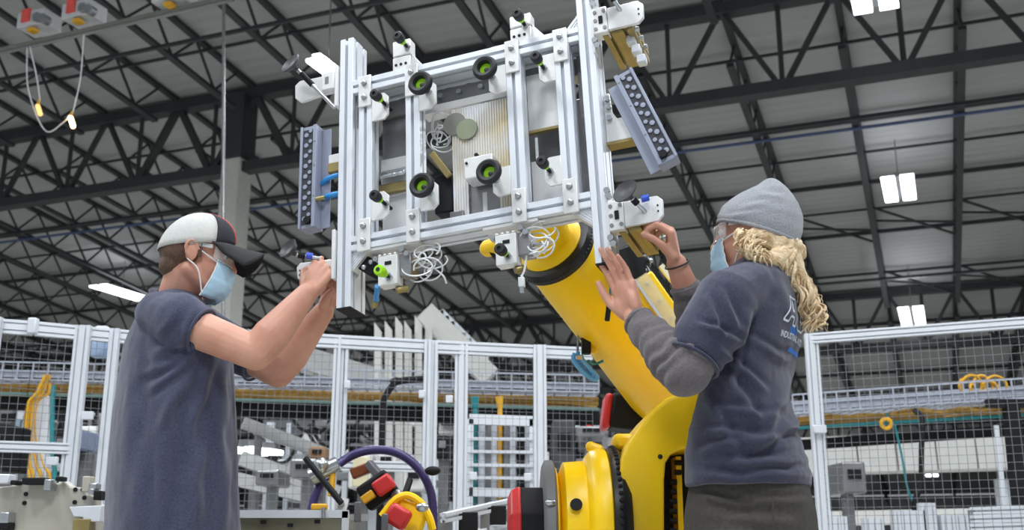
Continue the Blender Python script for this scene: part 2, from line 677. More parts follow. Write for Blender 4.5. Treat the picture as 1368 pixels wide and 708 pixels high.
rail = thing('overhead_rail', 'pale overhead busway rail running across the upper left corner', 'rail', hb(100, 52))
p, q = hb(-40, 78), hb(310, -3)
MB().bar(p, q, 0.09, 0.05).build('rail_beam', mat('rail_paint', '#6c6d66', rough=0.5), rail, smooth=False)
MB().bar(p + V((0, 0, -.02)), q + V((0, 0, -.02)), 0.05, 0.03).build('conductor_bar', M_GREY, rail, smooth=False)
M_RLBL = mat('red_label', '#e0544c', rough=0.5)
M_BOXG = mat('busbox_grey', '#c4c5c7', rough=0.5)
for i, (u, v, lab) in enumerate(((52, 38, 'left'), (112, 26, 'middle'), (233, 4, 'right'))):
    c = hb(u, v) + V((0, 0, .07))
    g = thing('tap_off_box', f'grey switch box with a red label on the overhead rail, {lab} of three', 'box', c, group='switch boxes on the overhead rail')
    rz = Matrix.Rotation(-AZ, 3, 'Z')
    MB().box(c, (.42, .3, .2), rz).build('casing', M_BOXG, g, smooth=False, bevel=.01)
    MB().box(c + rz @ V((-.06, -.16, .04)), (.13, .02, .17), rz).build('red_label', M_RLBL, g, smooth=False)
    MB().cyl(c + rz @ V((.14, -.1, -.03)), c + rz @ V((.14, -.2, -.03)), .06).build('socket', M_ZINC, g)
    MB().cyl(c + rz @ V((.24, -.1, -.07)), c + rz @ V((.24, -.2, -.07)), .06).build('socket', M_ZINC, g)
    MB().box(c + rz @ V((.02, -.1, -.15)), (.1, .1, .04), rz).build('yellow_clip', M_CABLEY, g, smooth=False)
for (u0, v0), (u1, v1), lab, e in (((40, 62), (52, 147), 'dim amber pendant plug hanging at upper left, behind its brighter twin', 1.2),
                                  ((112, 46), (96, 163), 'glowing amber pendant plug hanging at upper left', 14)):
    a, b = hb(u0, v0), hb(u1, v1)
    t = thing('pendant_plug', lab, 'pendant', b)
    mid = (a + b) / 2 + V((.03, 0, 0))
    MB().tube(spline([a, mid, b + V((0, 0, .12))]), .008, 6).build('cord', M_CLEARW, t)
    MB().cap(b + V((-.02, 0, .05)), b + V((.02, 0, -.05)), .028).build('plug_body', mat('amber_plug_%g' % e, '#f0b45a', emit=e, emitc='#ffd08a'), t)
    MB().cyl(b + V((-.02, 0, .06)), b + V((-.01, 0, .14)), .02, .012).build('sleeve', M_CABLEY, t)
a, b = hb(36, 62), hb(96, 150)
tag(MB().tube(spline([a, hb(38, 120), hb(60, 174), hb(84, 164), hb(94, 152)]), .008, 6).build('loop_cable', M_CLEARW), 'thin pale cable looping between the two amber pendant plugs', 'cable')
p = hb(299, -20, 9.5)
tag(MB().tube([p, at(298, 430, p.y)], .020, 8).build('drop_pipe', M_GREY), 'thin grey pipe hanging down in front of the concrete column', 'pipe')
# ================================================================ the tooling frame (local: x along the rails, y away, z up the posts)
from mathutils import Euler
FR_E = Euler((-0.0855, -0.0766, -0.3517), 'XYZ')
FR_T = V((-0.5145, 3.0059, 1.9088))
FM = Matrix.Translation(FR_T) @ FR_E.to_matrix().to_4x4()
fx = thing('tooling_frame', 'silver aluminium tooling frame with bumpers held up between the two people', 'frame', FR_T, FR_E)


def fl(x, y, z):
    return FM @ V((x, y, z))


def fb(m, name, material, parent=fx, **k):
    return m.build(name, material, parent, world=False, **k)


P45, P4590 = slot_poly(.045, .045), slot_poly(.09, .045)
for x0, zb, zt in ((0, -.468, .407), (.759, -.464, .43)):
    m = MB().extr(P4590, (x0 + .0225, .045, zb), (x0 + .0225, .045, zt), up=(1, 0, 0))
    p = fb(m, 'post', M_ALU, smooth=False)
    fb(MB().box((x0 + .0225, .045, zb - .002), (.0445, .0895, .004)), 'end_cap', M_BLACKP, p)
for zc in (.231, -.28):
    m = MB().extr(P4590, (.045, .045, zc), (.759, .045, zc), up=(0, 0, 1))
    fb(m, 'rail', M_ALU, smooth=False)
XU = (.0885, .2425, .5600, .7060)
for x in XU:
    m = MB().extr(P45, (x, .0225, -.2575), (x, .0225, .2085), up=(1, 0, 0))
    fb(m, 'upright', M_ALU, smooth=False)
    for z0, z1, zb in ((.152, .257, (.182, .230)), (-.312, -.212, (-.283, -.236))):
        m = MB().span((x - .021, -.007, z0), (x + .021, -.0005, z1))
        p = fb(m, 'joint_plate', M_WHITE, bevel=.002)
        for z in zb:
            m = MB().lathe([(.0095, 0), (.0095, .002), (.0075, .002), (.0075, .008), (.006, .009)], (x, -.007, z), (0, -1, 0), 12)
            fb(m, 'bolt', M_ZINC, p)
# bumper brackets on the uprights
for x0, x1 in ((.111, .165), (.265, .32), (.485, .538), (.637, .685)):
    for z0, z1 in ((.098, .186), (-.222, -.136)):
        c = .014
        pts = [(x0, z0), (x1 - c, z0), (x1, z0 + c), (x1, z1 - c), (x1 - c, z1), (x0, z1)] if x0 < .4 else [(x0 + c, z0), (x1, z0), (x1, z1), (x0 + c, z1), (x0, z1 - c), (x0, z0 + c)]
        m = MB().prism(pts, -.002, .006)
        fb(m, 'bumper_bracket', M_WHITE, bevel=.001)


def pin_bumper(x, z, L=.07, y0=-.002, green_tip=False):
    m = MB().cyl((x, y0 + .03, z), (x, y0 - L + .02, z), .0055, n=10)
    p = fb(m, 'bumper_rod', M_BLACKP)
    fb(MB().lathe([(.011, 0), (.011, .007)], (x, y0 - .001, z), (0, -1, 0), 6), 'lock_nut', M_ZINC, p, smooth=False)
    fb(MB().lathe([(.0085, 0), (.0105, .004), (.0105, .012), (.0085, .016)], (x, y0 - L + .034, z), (0, -1, 0), 14), 'green_collar', M_GREEN, p)
    fb(MB().lathe([(.010, 0), (.0145, .003), (.0155, .012), (.0155, .026), (.013, .030), (.006, .0305), (.005, .026)], (x, y0 - L + .019, z), (0, -1, 0), 18),
       'bumper_tip', M_GREEN if green_tip else M_BLACK, p)
    if green_tip:
        fb(MB().cyl((x, y0 - L - .0125, z), (x, y0 - L - .0135, z), .006, n=12), 'tip_hole', M_BLACK, p)


for x in (.159, .654):
    for z in (.140, -.1815):
        pin_bumper(x, z)
for x in (.296, .496):
    for z in (.153, -.171):
        m = MB().cyl((x, .02, z), (x, -.05, z), .006, n=10)
        p = fb(m, 'bumper_rod', M_BLACKP)
        fb(MB().lathe([(.012, 0), (.012, .008)], (x, -.003, z), (0, -1, 0), 6), 'lock_nut', M_ZINC, p, smooth=False)
        fb(MB().lathe([(.0085, 0), (.0085, .02)], (x, -.018, z), (0, -1, 0), 14), 'green_collar', M_GREEN, p)
        m = MB()
        n = 28
        prof = [(.018, -.046), (.030, -.044), (.0355, -.050), (.037, -.058), (.0345, -.066), (.029, -.069), (.0205, -.067), (.0178, -.060), (.0172, -.048)]
        m.lathe([(r_, -y_) for r_, y_ in prof], (x, 0, z), (0, -1, 0), n)
        fb(m, 'bumper_wheel', M_BLACK, p)
        m = MB().lathe([(.0176, .047), (.0176, .051)], (x, 0, z), (0, -1, 0), 24)
        fb(m, 'green_face', M_GREEN, p)
        m = MB().lathe([(.007, .0505), (.0068, .057), (.004, .058)], (x + .004, 0, z - .006), (0, -1, 0), 14)
        fb(m, 'hub', M_BLACK, p)

# blocks standing on the top rail, each with a forward pin
for x0, x1, zt, px, pz in ((.173, .232, .362, .2235, .331), (.552, .617, .348, .600, .306)):
    m = MB().span((x0, .012, .254), (x1, .06, .305))
    p = fb(m, 'rail_block', M_WHITE, bevel=.003)
    fb(MB().span((x0, .012, .309), (x1, .05, zt)), 'block_plate', M_WHITE, p, bevel=.003)
    fb(MB().span((x0 + .004, .02, .304), (x1 - .004, .05, .31)), 'shim', M_GREY, p)
    for dx in (.012, .028, .044):
        fb(MB().cyl((x0 + dx, .0125, .278), (x0 + dx, .0105, .278), .0045, n=10), 'hole', M_BLACKP, p)
    m = MB().add([(x1, .02, .254), (x1 + .045, .02, .254), (x1, .02, .312), (x1, .05, .254), (x1 + .045, .05, .254), (x1, .05, .312)],
                 [(0, 1, 2), (5, 4, 3), (0, 3, 4, 1), (1, 4, 5, 2), (2, 5, 3, 0)])
    fb(m, 'gusset', M_WHITE, p, bevel=.001)
    fb(MB().span((x0 - .06, .012, .254), (x1 + .03, .055, .262)), 'base_strip', M_WHITE, p, bevel=.001)
    pin_bumper(px, pz, L=.062, y0=.011)

# corner gussets with cast ribs
def ribbed(pts, y0, y1):
    m = MB()
    m.add([(a, y0, b) for a, b in pts] + [(a, y1, b) for a, b in pts], [(2, 1, 0), (3, 4, 5), (0, 1, 4, 3), (1, 2, 5, 4), (2, 0, 3, 5)])
    p = fb(m, 'corner_gusset', M_WHITE, bevel=.001)
    a, b, c = [V((q[0], y0, q[1])) for q in pts]
    for k in range(1, 6):
        t = k / 6
        fb(MB().bar(a.lerp(b, t), a.lerp(c, t), .004, .004), 'rib', M_ALU, p)


ribbed([(.759, -.303), (.7, -.303), (.759, -.355)], .012, .05)
ribbed([(.045, -.303), (.098, -.303), (.045, -.36)], .012, .05)
ribbed([(.759, .254), (.7, .254), (.759, .32)], .03, .06)
m = MB().box((.088, .05, -.345), (.05, .05, .045), rotm('Y', 35))
p = fb(m, 'hinge_block', M_BLACKP, bevel=.003)
fb(MB().ell((.076, .022, -.35), .008), 'bolt', M_ZINC, p)
fb(MB().ell((.098, .022, -.338), .008), 'bolt', M_ZINC, p)

# base strips and grippers under the bottom rail, with coiled leads
for gx, g0, tint in ((.125, False, True), (.478, True, False)):
    fb(MB().span((gx - .03, .004, -.312), (gx + .13, .05, -.303)), 'mount_strip', M_WHITE, bevel=.001)
    m = MB()
    x0, x1, z0, z1 = gx + .008, gx + .068, -.425, -.338
    m.span((x0, -.004, z0), (x1, .035, z1))
    for dx in (0, .016, .032, .048):
        m.span((x0 + dx, -.004, z1), (x0 + dx + .009, .03, z1 + .007))
    p = fb(m, 'gripper_block', M_WHITE, bevel=.002)
    fb(MB().span((x0 + .022, -.006, z1 - .028), (x0 + .042, -.003, z1 - .018)), 'label_slot', M_BLACKP, p)
    for k, (bx, bz) in enumerate(((x1 + .012, -.325), (x1 + .026, -.34), (x0 - .01, -.34))):
        fb(MB().cyl((bx, .02, bz), (bx, -.002, bz), .008, n=10), 'bolt', M_ZINC, p)
    fb(MB().span((x1, .01, -.40), (x1 + .035, .06, -.335)), 'valve_body', M_GREY, p, bevel=.002)
    fb(MB().cyl((x1 - .015, .02, z0 - .012), (x1 + .01, .04, z0 - .004), .010, n=12), 'brass_fitting', M_BRASSREFL, p)
    pin_bumper(gx + .044, -.404, L=.058, y0=-.004, green_tip=tint)
    rnd = random.Random(3 + int(g0))
    for k in range(9):
        cx, cz = x1 + .035 + rnd.uniform(0, .07 if not g0 else .035), -.36 + rnd.uniform(-.03, .03)
        rr = rnd.uniform(.018, .042)
        pts = []
        a0 = rnd.uniform(0, 6)
        for i in range(13):
            a = a0 + i * .5
            pts.append((cx + rr * math.cos(a) * 1.1, .03 + .02 * math.sin(a * .7 + k), cz + rr * .75 * math.sin(a)))
        fb(MB().tube(spline(pts, 3), .0024, 6), 'coiled_lead', M_CLEARW)
    if g0:
        fb(MB().tube(spline([(x1 + .02, .02, -.40), (x1 + .012, .02, -.44), (x1 + .004, .015, -.46)]), .003, 6), 'hanging_lead', M_CLEARW)
        q = fb(MB().span((x1 - .004, .008, -.49), (x1 + .012, .022, -.462)), 'lead_plug', M_CLEARW, bevel=.002)
        fb(MB().span((x1 - .001, .011, -.505), (x1 + .009, .019, -.49)), 'plug_tip', M_ZINC, q)
    else:
        fb(MB().tube(spline([(x1 + .09, .04, -.38), (x1 + .12, .04, -.41), (x1 + .125, .05, -.43)]), .003, 6), 'hanging_lead', M_CLEARW)
        fb(MB().tube([(.13, .0, -.423), (.095, .06, -.443)], .0075, 10), 'air_hose', M_BLUEH)
        fb(MB().cyl((.095, .06, -.443), (.083, .07, -.455), .009, n=12), 'brass_fitting', M_BRASSREFL)

# what sits behind the uprights
fb(MB().span((.045, .085, .15), (.759, .125, .205)), 'rear_channel', M_GREY, bevel=.002)
fb(MB().span((.24, .07, .125), (.53, .12, .15)), 'rear_strip', M_WHITE, bevel=.002)
for x in (.3, .36, .43):
    fb(MB().cyl((x, .085, .18), (x, .072, .18), .008, n=10), 'bolt', M_ZINC)
fb(MB().span((.095, .10, .02), (.19, .105, .17)), 'rear_plate', M_GREY, bevel=.001)
p = fb(MB().span((.095, .09, -.11), (.195, .12, .014)), 'rear_block', M_WHITE, bevel=.002)
for k in range(4):
    x = .112 + .019 * k
    fb(MB().bar((x, .088, -.03), (x + .008, .055, -.062), .011, .02, up=(1, 0, 0)), 'clamp_finger', M_ZINC, p, bevel=.002)
fb(MB().span((.095, .075, -.105), (.195, .09, -.075)), 'finger_rail', M_BRASSREFL, p, bevel=.001)
fb(MB().span((.095, .10, -.25), (.215, .106, -.11)), 'rear_plate', M_WHITE, bevel=.001)
# ribbed plate in the middle window
M_RIB = mat('iridescent_ribs', '#e2dcc4', rough=0.4, metal=0.2, scale=9, hex2='#dfe4ee', stretch=(1, 1, 1))
m = MB().span((.338, .068, -.262), (.384, .072, .118)).span((.48, .068, -.262), (.528, .072, .118)).span((.384, .068, -.13), (.48, .072, .118)).span((.384, .068, -.262), (.48, .072, -.236))
rp_ = fb(m, 'ribbed_plate', M_RIB)
m = MB()
for k in range(24):
    x = .342 + k * .0079
    if .384 < x < .48:
        m.span((x, .0655, -.13), (x + .004, .068, .117))
    else:
        m.span((x, .0655, -.261), (x + .004, .068, .117))
fb(m, 'ribs', mat('plate_ribs', '#c4a85c', rough=0.4, metal=0.3, hex2='#dbdce0', scale=8), rp_, kind='stuff')
m = MB().span((.384, .075, -.236), (.48, .08, -.13))
fb(m, 'window_plate', M_GREY, rp_)
fb(MB().span((.425, .074, -.235), (.438, .076, -.165)), 'window_bar', M_WHITE, rp_)
fb(MB().cyl((.349, .0645, .066), (.349, .061, .066), .036, n=32), 'grey_disc', mat('grey_disc', '#77776f', rough=.5, metal=.2), rp_)
fb(MB().cyl((.388, .0625, .040), (.388, .059, .040), .033, n=32), 'green_disc', mat('green_grey_disc', '#8a9078', rough=.4, metal=.2), rp_)
p = fb(MB().span((.40, .0, -.15), (.486, .062, -.085)), 'wheel_mount', M_WHITE, bevel=.003)
fb(MB().cyl((.409, -.001, -.103), (.409, -.004, -.103), .004, n=10), 'screw', M_BLACKP, p)
fb(MB().cyl((.43, .03, -.07), (.43, .02, -.07), .006, n=10), 'screw', M_BLACKP, p)
fb(MB().span((.33, .055, -.26), (.372, .066, -.215)), 'foot_plate', M_GREY, bevel=.002)
# right window plates
p = fb(MB().span((.575, .07, -.012), (.69, .076, .175)), 'rear_plate', M_WHITE, bevel=.001)
fb(MB().span((.575, .055, -.02), (.69, .07, -.012)), 'plate_lip', M_BRASSREFL, p)
fb(MB().span((.592, .068, -.1), (.600, .074, -.03)), 'guide_pin', M_WHITE)
fb(MB().span((.575, .075, -.255), (.69, .081, -.1)), 'rear_plate', M_WHITE, bevel=.001)
fb(MB().span((.728, .075, -.255), (.759, .081, .205)), 'rear_plate', M_GREY, bevel=.001)
# white coiled leads left of the ribbed plate
rnd = random.Random(5)
for k in range(7):
    cx, cz = .29 + rnd.uniform(-.012, .02), .06 + rnd.uniform(-.035, .035)
    rr, a0 = rnd.uniform(.018, .04), rnd.uniform(0, 6)
    pts = [(cx + rr * math.cos(a0 + i * .5), .08 + .012 * math.sin(i + k), cz + rr * 1.2 * math.sin(a0 + i * .5)) for i in range(12)]
    fb(MB().tube(spline(pts, 3), .0022, 6), 'coiled_lead', M_CLEARW)
fb(MB().span((.272, .08, -.2), (.33, .13, -.08)), 'valve_block', M_BLACKP, bevel=.004)
fb(MB().bar((.28, .05, -.02), (.33, .06, -.1), .02, .012, up=(0, 1, 0)), 'link_bar', M_BRASSREFL, bevel=.002)
# rear spine that reaches the robot's wrist
fb(MB().span((.10, .09, -.255), (.70, .18, -.215)), 'rear_beam', M_ALU, smooth=False, bevel=.002)
fb(MB().span((.40, .13, -.27), (.72, .16, .10)), 'adapter_plate', M_GREY, bevel=.003)

# side brackets with vacuum cups
def cup(x, y, z, rod_to, r=.036):
    p = fb(MB().lathe([(.006, .0), (.010, .012), (.024, .018), (r, .030), (r * .97, .033), (.02, .024), (.004, .022)], (x, y, z), V((-.3, -.8, .34)), 24),
           'vacuum_cup', mat('cup_rubber', '#3a3a3f', rough=.5))
    fb(MB().cyl((x, y, z), rod_to, .006, n=10), 'cup_stem', M_ZINC, p)
    fb(MB().cyl(V((x, y, z)).lerp(V(rod_to), .1), V((x, y, z)).lerp(V(rod_to), .4), .009, n=10), 'stem_collar', M_BLACKP, p)
    return p


def plate(poly, y0, y1, name='side_plate', mt=M_WHITE):
    return fb(MB().prism(poly, y0, y1), name, mt, bevel=.002)


for zc, zs in ((.249, 1), (-.345, -1)):
    p = fb(MB().span((.806, -.012, zc - .042), (.848, .03, zc + .042)), 'clamp_block', M_WHITE, bevel=.003)
    for bx, bz in ((.814, .027), (.84, .027), (.814, -.027), (.84, -.027), (.814, 0)):
        fb(MB().cyl((bx, -.012, zc + bz), (bx, -.0145, zc + bz), .0055, n=10), 'screw', M_GREY, p)
    fb(MB().span((.824, -.0145, zc - .012), (.835, -.012, zc + .012)), 'label_slot', M_BLACKP, p)
    s = plate([(.848, zc - .035), (.935, zc - .035), (.95, zc - .02), (.952, zc + .022), (.938, zc + .036), (.848, zc + .036)], -.008, .004)
    for dz in (-.008, .008):
        fb(MB().cyl((.938, -.0085, zc + dz), (.938, -.010, zc + dz), .0025, n=8), 'hole', M_BLACKP, s)
    b = fb(MB().extr(P45, (.85, .005, zc - .022), (.85, .20, zc - .022), up=(0, 0, 1)), 'bracket_profile', M_BRASSREFL, smooth=False)  # aluminium, with the robot's yellow reflection put into its colour
    b2 = fb(MB().extr(P45, (.893, .005, zc - .022), (.893, .20, zc - .022), up=(0, 0, 1)), 'bracket_profile', M_BRASSREFL, smooth=False)
    fb(MB().span((.800, -.006, zc - .095), (.807, .03, zc + .09)), 'mount_strip', M_WHITE, bevel=.001)
    for k, (bx, bz) in enumerate(((.812, .075), (.815, .058), (.812, -.06), (.818, -.078))):
        fb(MB().cyl((bx - .004, -.004, zc + bz), (bx - .004, -.016, zc + bz), .0085, n=12), 'bolt', M_ZINC)
    for k in range(3):
        fb(MB().cyl((.915, .03 + .05 * k, zc - .03), (.927, .03 + .05 * k, zc - .03), .008, n=10), 'bolt', M_ZINC)
    cup(.879 if zs < 0 else .868, -.04, -.318 if zs < 0 else zc + .062, (.905, -.005, zc - .004) if zs < 0 else (.890, .0, zc + .012))
fb(MB().cyl((.902, -.03, -.322), (.92, -.025, -.318), .009, n=12), 'blue_plug', mat('blue_plug', '#2b4fc0'), fx)
# left brackets
p = plate([(-.008, .235), (-.135, .222), (-.155, .24), (-.157, .285), (-.14, .298), (-.008, .292)][::-1], .0, .012)
fb(MB().span((-.055, -.015, .235), (-.012, .02, .295)), 'clamp_block', M_WHITE, bevel=.003)
fb(MB().span((-.012, -.01, .175), (-.002, .05, .315)), 'mount_strip', M_WHITE, bevel=.001)
fb(MB().span((-.042, -.0165, .255), (-.03, -.0145, .278)), 'label_slot', M_GREY)
cup(-.125, -.04, .312, (-.02, .01, .18))
p = plate([(-.002, -.372), (-.118, -.366), (-.128, -.356), (-.132, -.322), (-.12, -.310), (-.002, -.318)][::-1], .0, .012)
for dz in (-.348, -.334):
    fb(MB().cyl((-.12, -.0005, dz), (-.12, -.002, dz), .0025, n=8), 'hole', M_BLACKP, p)
cup(-.108, -.045, -.302, (-.05, -.01, -.312), r=.032)
fb(MB().span((-.012, -.01, -.38), (-.002, .05, -.23)), 'mount_strip', M_WHITE, bevel=.001)
fb(MB().cyl((-.082, -.030, -.304), (-.066, -.022, -.307), .0095, n=12), 'blue_ring', mat('blue_ring', '#3a55c8'))


# valve manifold on the left: channel with a column of ports
def manifold(origin, m3, L, name, flip=1):
    M4 = Matrix.Translation(V(origin)) @ m3.to_4x4() @ Matrix.Diagonal((flip, 1, 1, 1))

    def tr(mb):
        mb.v = [M4 @ q for q in mb.v]
        return mb
    mm = mat('manifold_grey', '#9096a8', rough=.42, metal=.25, var=.04)
    p = fb(tr(MB().span((-.042, .0, 0), (.012, .045, L))), name, mm, bevel=.002)
    fb(tr(MB().span((-.044, -.006, 0), (-.036, .0, L))), 'side_flange', mm, p, bevel=.001)
    fb(tr(MB().span((.0, -.006, 0), (.012, .0, L))), 'face_strip', mm, p, bevel=.001)
    fb(tr(MB().span((.012, .03, .004), (.042, .034, L - .006))), 'back_flange', mm, p, bevel=.001)
    fb(tr(MB().span((-.035, -.0012, .012), (-.001, -.0002, L - .012))), 'port_bed', mat('port_bed', '#262931', rough=.6), p)
    n = 9
    for k in range(n):
        z = .03 + (L - .06) * k / (n - 1)
        fb(tr(MB().lathe([(.0075, 0), (.0075, .003), (.005, .0032)], (-.024, -.001, z), (0, -1, 0), 8)), 'port', mm, p)
        fb(tr(MB().lathe([(.0062, 0), (.0062, .003), (.004, .0032)], (-.010, -.001, z + .012), (0, -1, 0), 8)), 'port', mm, p)
    fb(tr(MB().cyl((-.012, .001, .022), (-.012, -.012, .022), .011, n=14)), 'end_port', M_BLACKP, p)
    for z in (.1, .2, .28):
        if z < L:
            fb(tr(MB().cyl((.006, -.0055, z), (.006, -.008, z), .003, n=8)), 'screw', M_ZINC, p)
    return p


manifold((-.085, .0, -.205), Matrix.Identity(3), .335, 'left_manifold')
fb(MB().span((-.045, .02, .0), (.0, .05, .03)), 'manifold_arm', M_WHITE, bevel=.002)
fb(MB().span((-.045, .015, -.03), (.0, .03, .0)), 'arm_gusset', M_BRASSREFL, bevel=.002)
fb(MB().tube(spline([(-.07, .03, -.055), (-.045, .02, -.047), (.0, .03, -.035)]), .0075, 10), 'air_hose', M_BLUEH)
fb(MB().tube(spline([(-.07, .03, -.104), (-.03, .02, -.104), (.0, .03, -.10)]), .0085, 10), 'air_hose', M_BLUEH)
fb(MB().cyl((-.078, .0, -.118), (-.05, .01, -.112), .007, n=10), 'brass_fitting', M_BRASSREFL)
ang = math.degrees(math.atan2(.985 - .885, .345))
manifold((.962, -.005, -.222), rotm('Y', -19) @ rotm('Z', 0), .305, 'right_manifold', -1)
# bracket that carries the right manifold
pts = [(.804, .05), (.822, .05), (.826, -.01), (.838, -.032), (.895, -.032), (.895, -.075), (.884, -.10), (.804, -.10)]
p = plate(pts, .05, .058, 'manifold_bracket')
fb(MB().span((.804, .05, -.108), (.884, .09, -.1)), 'bracket_lip', M_BRASSREFL, p)  # golden colour paints the yellow reflected along this lower edge
for bx, bz in ((.816, .03), (.818, .005), (.818, -.03)):
    fb(MB().cyl((bx, .05, bz), (bx, .038, bz), .008, n=12), 'bolt', M_ZINC, p)
fb(MB().cyl((.86, .045, -.045), (.88, .045, -.04), .006, n=10), 'pin', M_ZINC, p)
for k in range(3):
    fb(MB().span((.885 + .012 * k, .04, .19 - .035 * k), (.91 + .012 * k, .07, .215 - .035 * k)), 'white_connector', M_PIPE, bevel=.003)
# ================================================================ safety fence
FZ = 2.02
M_WIRE = mat('fence_wire', '#787b80', rough=.5, metal=.1)


def fpost(m, p, z0=0.0, z1=FZ, w_=.08, d_=.04, yaw=0.0):
    s = V((math.cos(yaw), math.sin(yaw), 0))
    m.extr(slot_poly(w_, d_, .04), (p.x, p.y, z0), (p.x, p.y, z1), up=(-s.y, s.x, 0))


def mesh_panel(parent, p, q, z0, z1, pitch=.042, th=.0023):
    p, q = V((p.x, p.y, 0)), V((q.x, q.y, 0))
    d = (q - p)
    L = d.length
    d.normalize()
    m = MB()
    n = max(2, int(L / pitch))
    for i in range(n + 1):
        a = p + d * (L * i / n)
        m.bar(a + V((0, 0, z0)), a + V((0, 0, z1)), th)
    k = max(2, int((z1 - z0) / pitch))
    for i in range(k + 1):
        z = z0 + (z1 - z0) * i / k
        m.bar(p + V((0, 0, z)), q + V((0, 0, z)), th)
    return m.build('wire_mesh', M_WIRE, parent, smooth=False, kind='stuff')


def frail(parent, p, q, z, h=.08, name='rail'):
    p, q = V((p.x, p.y, z)), V((q.x, q.y, z))
    return MB().extr(slot_poly(.04, h, .04), p, q, up=(0, 0, 1)).build(name, M_PIPE, parent, smooth=False)


def tab(parent, p, z, w_=.1):
    return MB().box((p.x, p.y - .045, z), (w_ * .62, .03, .045)).build('clip_tab', M_PIPE, parent, bevel=.004)


def ground(u, v, z=FZ):
    p = atz(u, v, z)
    return V((p.x, p.y, 0))


# left run
A_, B_, C_, D_ = ground(-70, 421), ground(48, 430), ground(112, 435), ground(172, 441)
t = thing('fence_panel', 'white framed mesh fence panel at the far left edge behind the beige machine', 'fence', A_, group='safety fence panels')
for p in (A_, ground(-4, 424)):
    m = MB(); fpost(m, p, w_=.06); m.build('post', M_PIPE, t, smooth=False)
frail(t, A_, B_ - (B_ - A_) * .02, FZ - .04)
frail(t, A_, B_, 1.32, .06)
mesh_panel(t, A_, B_, .1, FZ - .08)
t = thing('fence_panel', 'white framed mesh fence panel with two posts left of the man in the cap', 'fence', C_, group='safety fence panels')
for p in (C_, D_ - (D_ - C_) * .3):
    m = MB(); fpost(m, p, w_=.085 if p is C_ else .055); m.build('post', M_PIPE, t, smooth=False)
frail(t, B_, D_ + (D_ - C_) * 2.2, FZ - .04)
frail(t, B_, C_, 1.32, .06)
E_ = D_ + (D_ - C_) * 2.2
mesh_panel(t, B_, E_, .1, FZ - .08)
tab(t, C_ + V((.09, 0, 0)), 1.5); tab(t, C_ + V((.30, 0, 0)), 1.25); tab(t, C_ + V((-.08, 0, 0)), 1.25)
MB().box((B_.x, B_.y - .03, FZ - .03), (.05, .05, .09)).build('rail_joint', M_PIPE, t, bevel=.008)
# behind: gate and runs
G0, G1, G2, G3, G4 = ground(452, 448), ground(576, 455), ground(617, 457), ground(721, 461), ground(790, 465)
t = thing('fence_panel', 'white mesh fence panel hidden partly by the forearm of the man in the cap', 'fence', ground(350, 443), group='safety fence panels')
GL = ground(330, 441)
frail(t, GL, G0, FZ - .04)
mesh_panel(t, GL, G0, .1, FZ - .08)
t = thing('gate', 'white aluminium gate frame with a mid rail behind the purple hose', 'gate', G0)
for p, z0 in ((G0, .0), (ground(462, 449), 1.24), (ground(572, 454), 1.24), (ground(581, 455), .9)):
    m = MB(); fpost(m, p, z0=z0, w_=.042); m.build('post', M_PIPE, t, smooth=False)
frail(t, G0, G1, FZ - .04)
frail(t, G0, G1, 1.25, .06)
mesh_panel(t, G0, G1, 1.28, FZ - .08)
for p, z in ((ground(468, 449), 1.72), (ground(566, 454), 1.68), (ground(440, 449), 1.24)):
    tab(t, p, z, .06)
MB().box((G0.x + .17, G0.y - .05, 1.21), (.09, .03, .17)).build('latch_plate', mat('latch_beige', '#cfc6a6', rough=.5), t, bevel=.006)
t = thing('fence_panel', 'white mesh fence panel between the gate and the robot arm', 'fence', G2, group='safety fence panels')
for p in (G2, G3):
    m = MB(); fpost(m, p); m.build('post', M_PIPE, t, smooth=False)
frail(t, G1 + (G2 - G1) * .2, G4, FZ - .04)
mesh_panel(t, G1, G4, .1, FZ - .08)
for p, z in ((G2 - V((.07, 0, 0)), 1.66), (G2 + V((.08, 0, 0)), 1.2), (G3 + V((.08, 0, 0)), 1.2), (G3 - V((.08, 0, 0)), 1.2)):
    tab(t, p, z, .07)
# right run, coming nearer to the right
H0, H1 = ground(1083, 446), ground(1420, 420)
t = thing('fence_panel', 'tall white framed mesh fence panel right of the woman in the beanie', 'fence', H0, group='safety fence panels')
m = MB(); fpost(m, H0, w_=.075, d_=.04); m.build('post', M_PIPE, t, smooth=False)
m = MB(); fpost(m, H1); m.build('post', M_PIPE, t, smooth=False)
frail(t, H0, H1, FZ - .03, .06)
mesh_panel(t, H0, H1, .1, FZ - .06, pitch=.045)
tab(t, H0, 1.45, .12)


# ================================================================ overhead cable tray behind the fence
M_TRAY = mat('galvanised_tray', '#a2a7b4', rough=.5, metal=.2)


def run(u0, v0, u1, v1, y0, y1):
    return at(u0, v0, y0), at(u1, v1, y1)


def tray(name, lab, p, q, depth, h, ncross, lengthwise=5):
    t = thing(name, lab, 'tray', (p + q) / 2, group='wire basket cable trays')
    d = V((0, depth, 0))
    m = MB()
    for i in range(lengthwise):
        k = i / (lengthwise - 1)
        m.bar(p + d * k, q + d * k, .012)
    for k, hh in ((0, h), (1, h), (0, h * .5), (1, h * .5)):
        m.bar(p + d * k + V((0, 0, hh)), q + d * k + V((0, 0, hh)), .012)
    m.build('long_wires', M_TRAY, t, smooth=False)
    MB().bar(p + V((0, .02, h * .35)), q + V((0, .02, h * .35)), .012, h * .4).build('tray_side', M_TRAY, t, smooth=False)
    m = MB()
    for i in range(ncross):
        a = p.lerp(q, i / (ncross - 1))
        m.bar(a, a + d, .01)
        m.bar(a, a + V((0, 0, h)), .01)
        m.bar(a + d, a + d + V((0, 0, h)), .01)
    m.build('cross_wires', M_TRAY, t, smooth=False, kind='stuff')
    return t


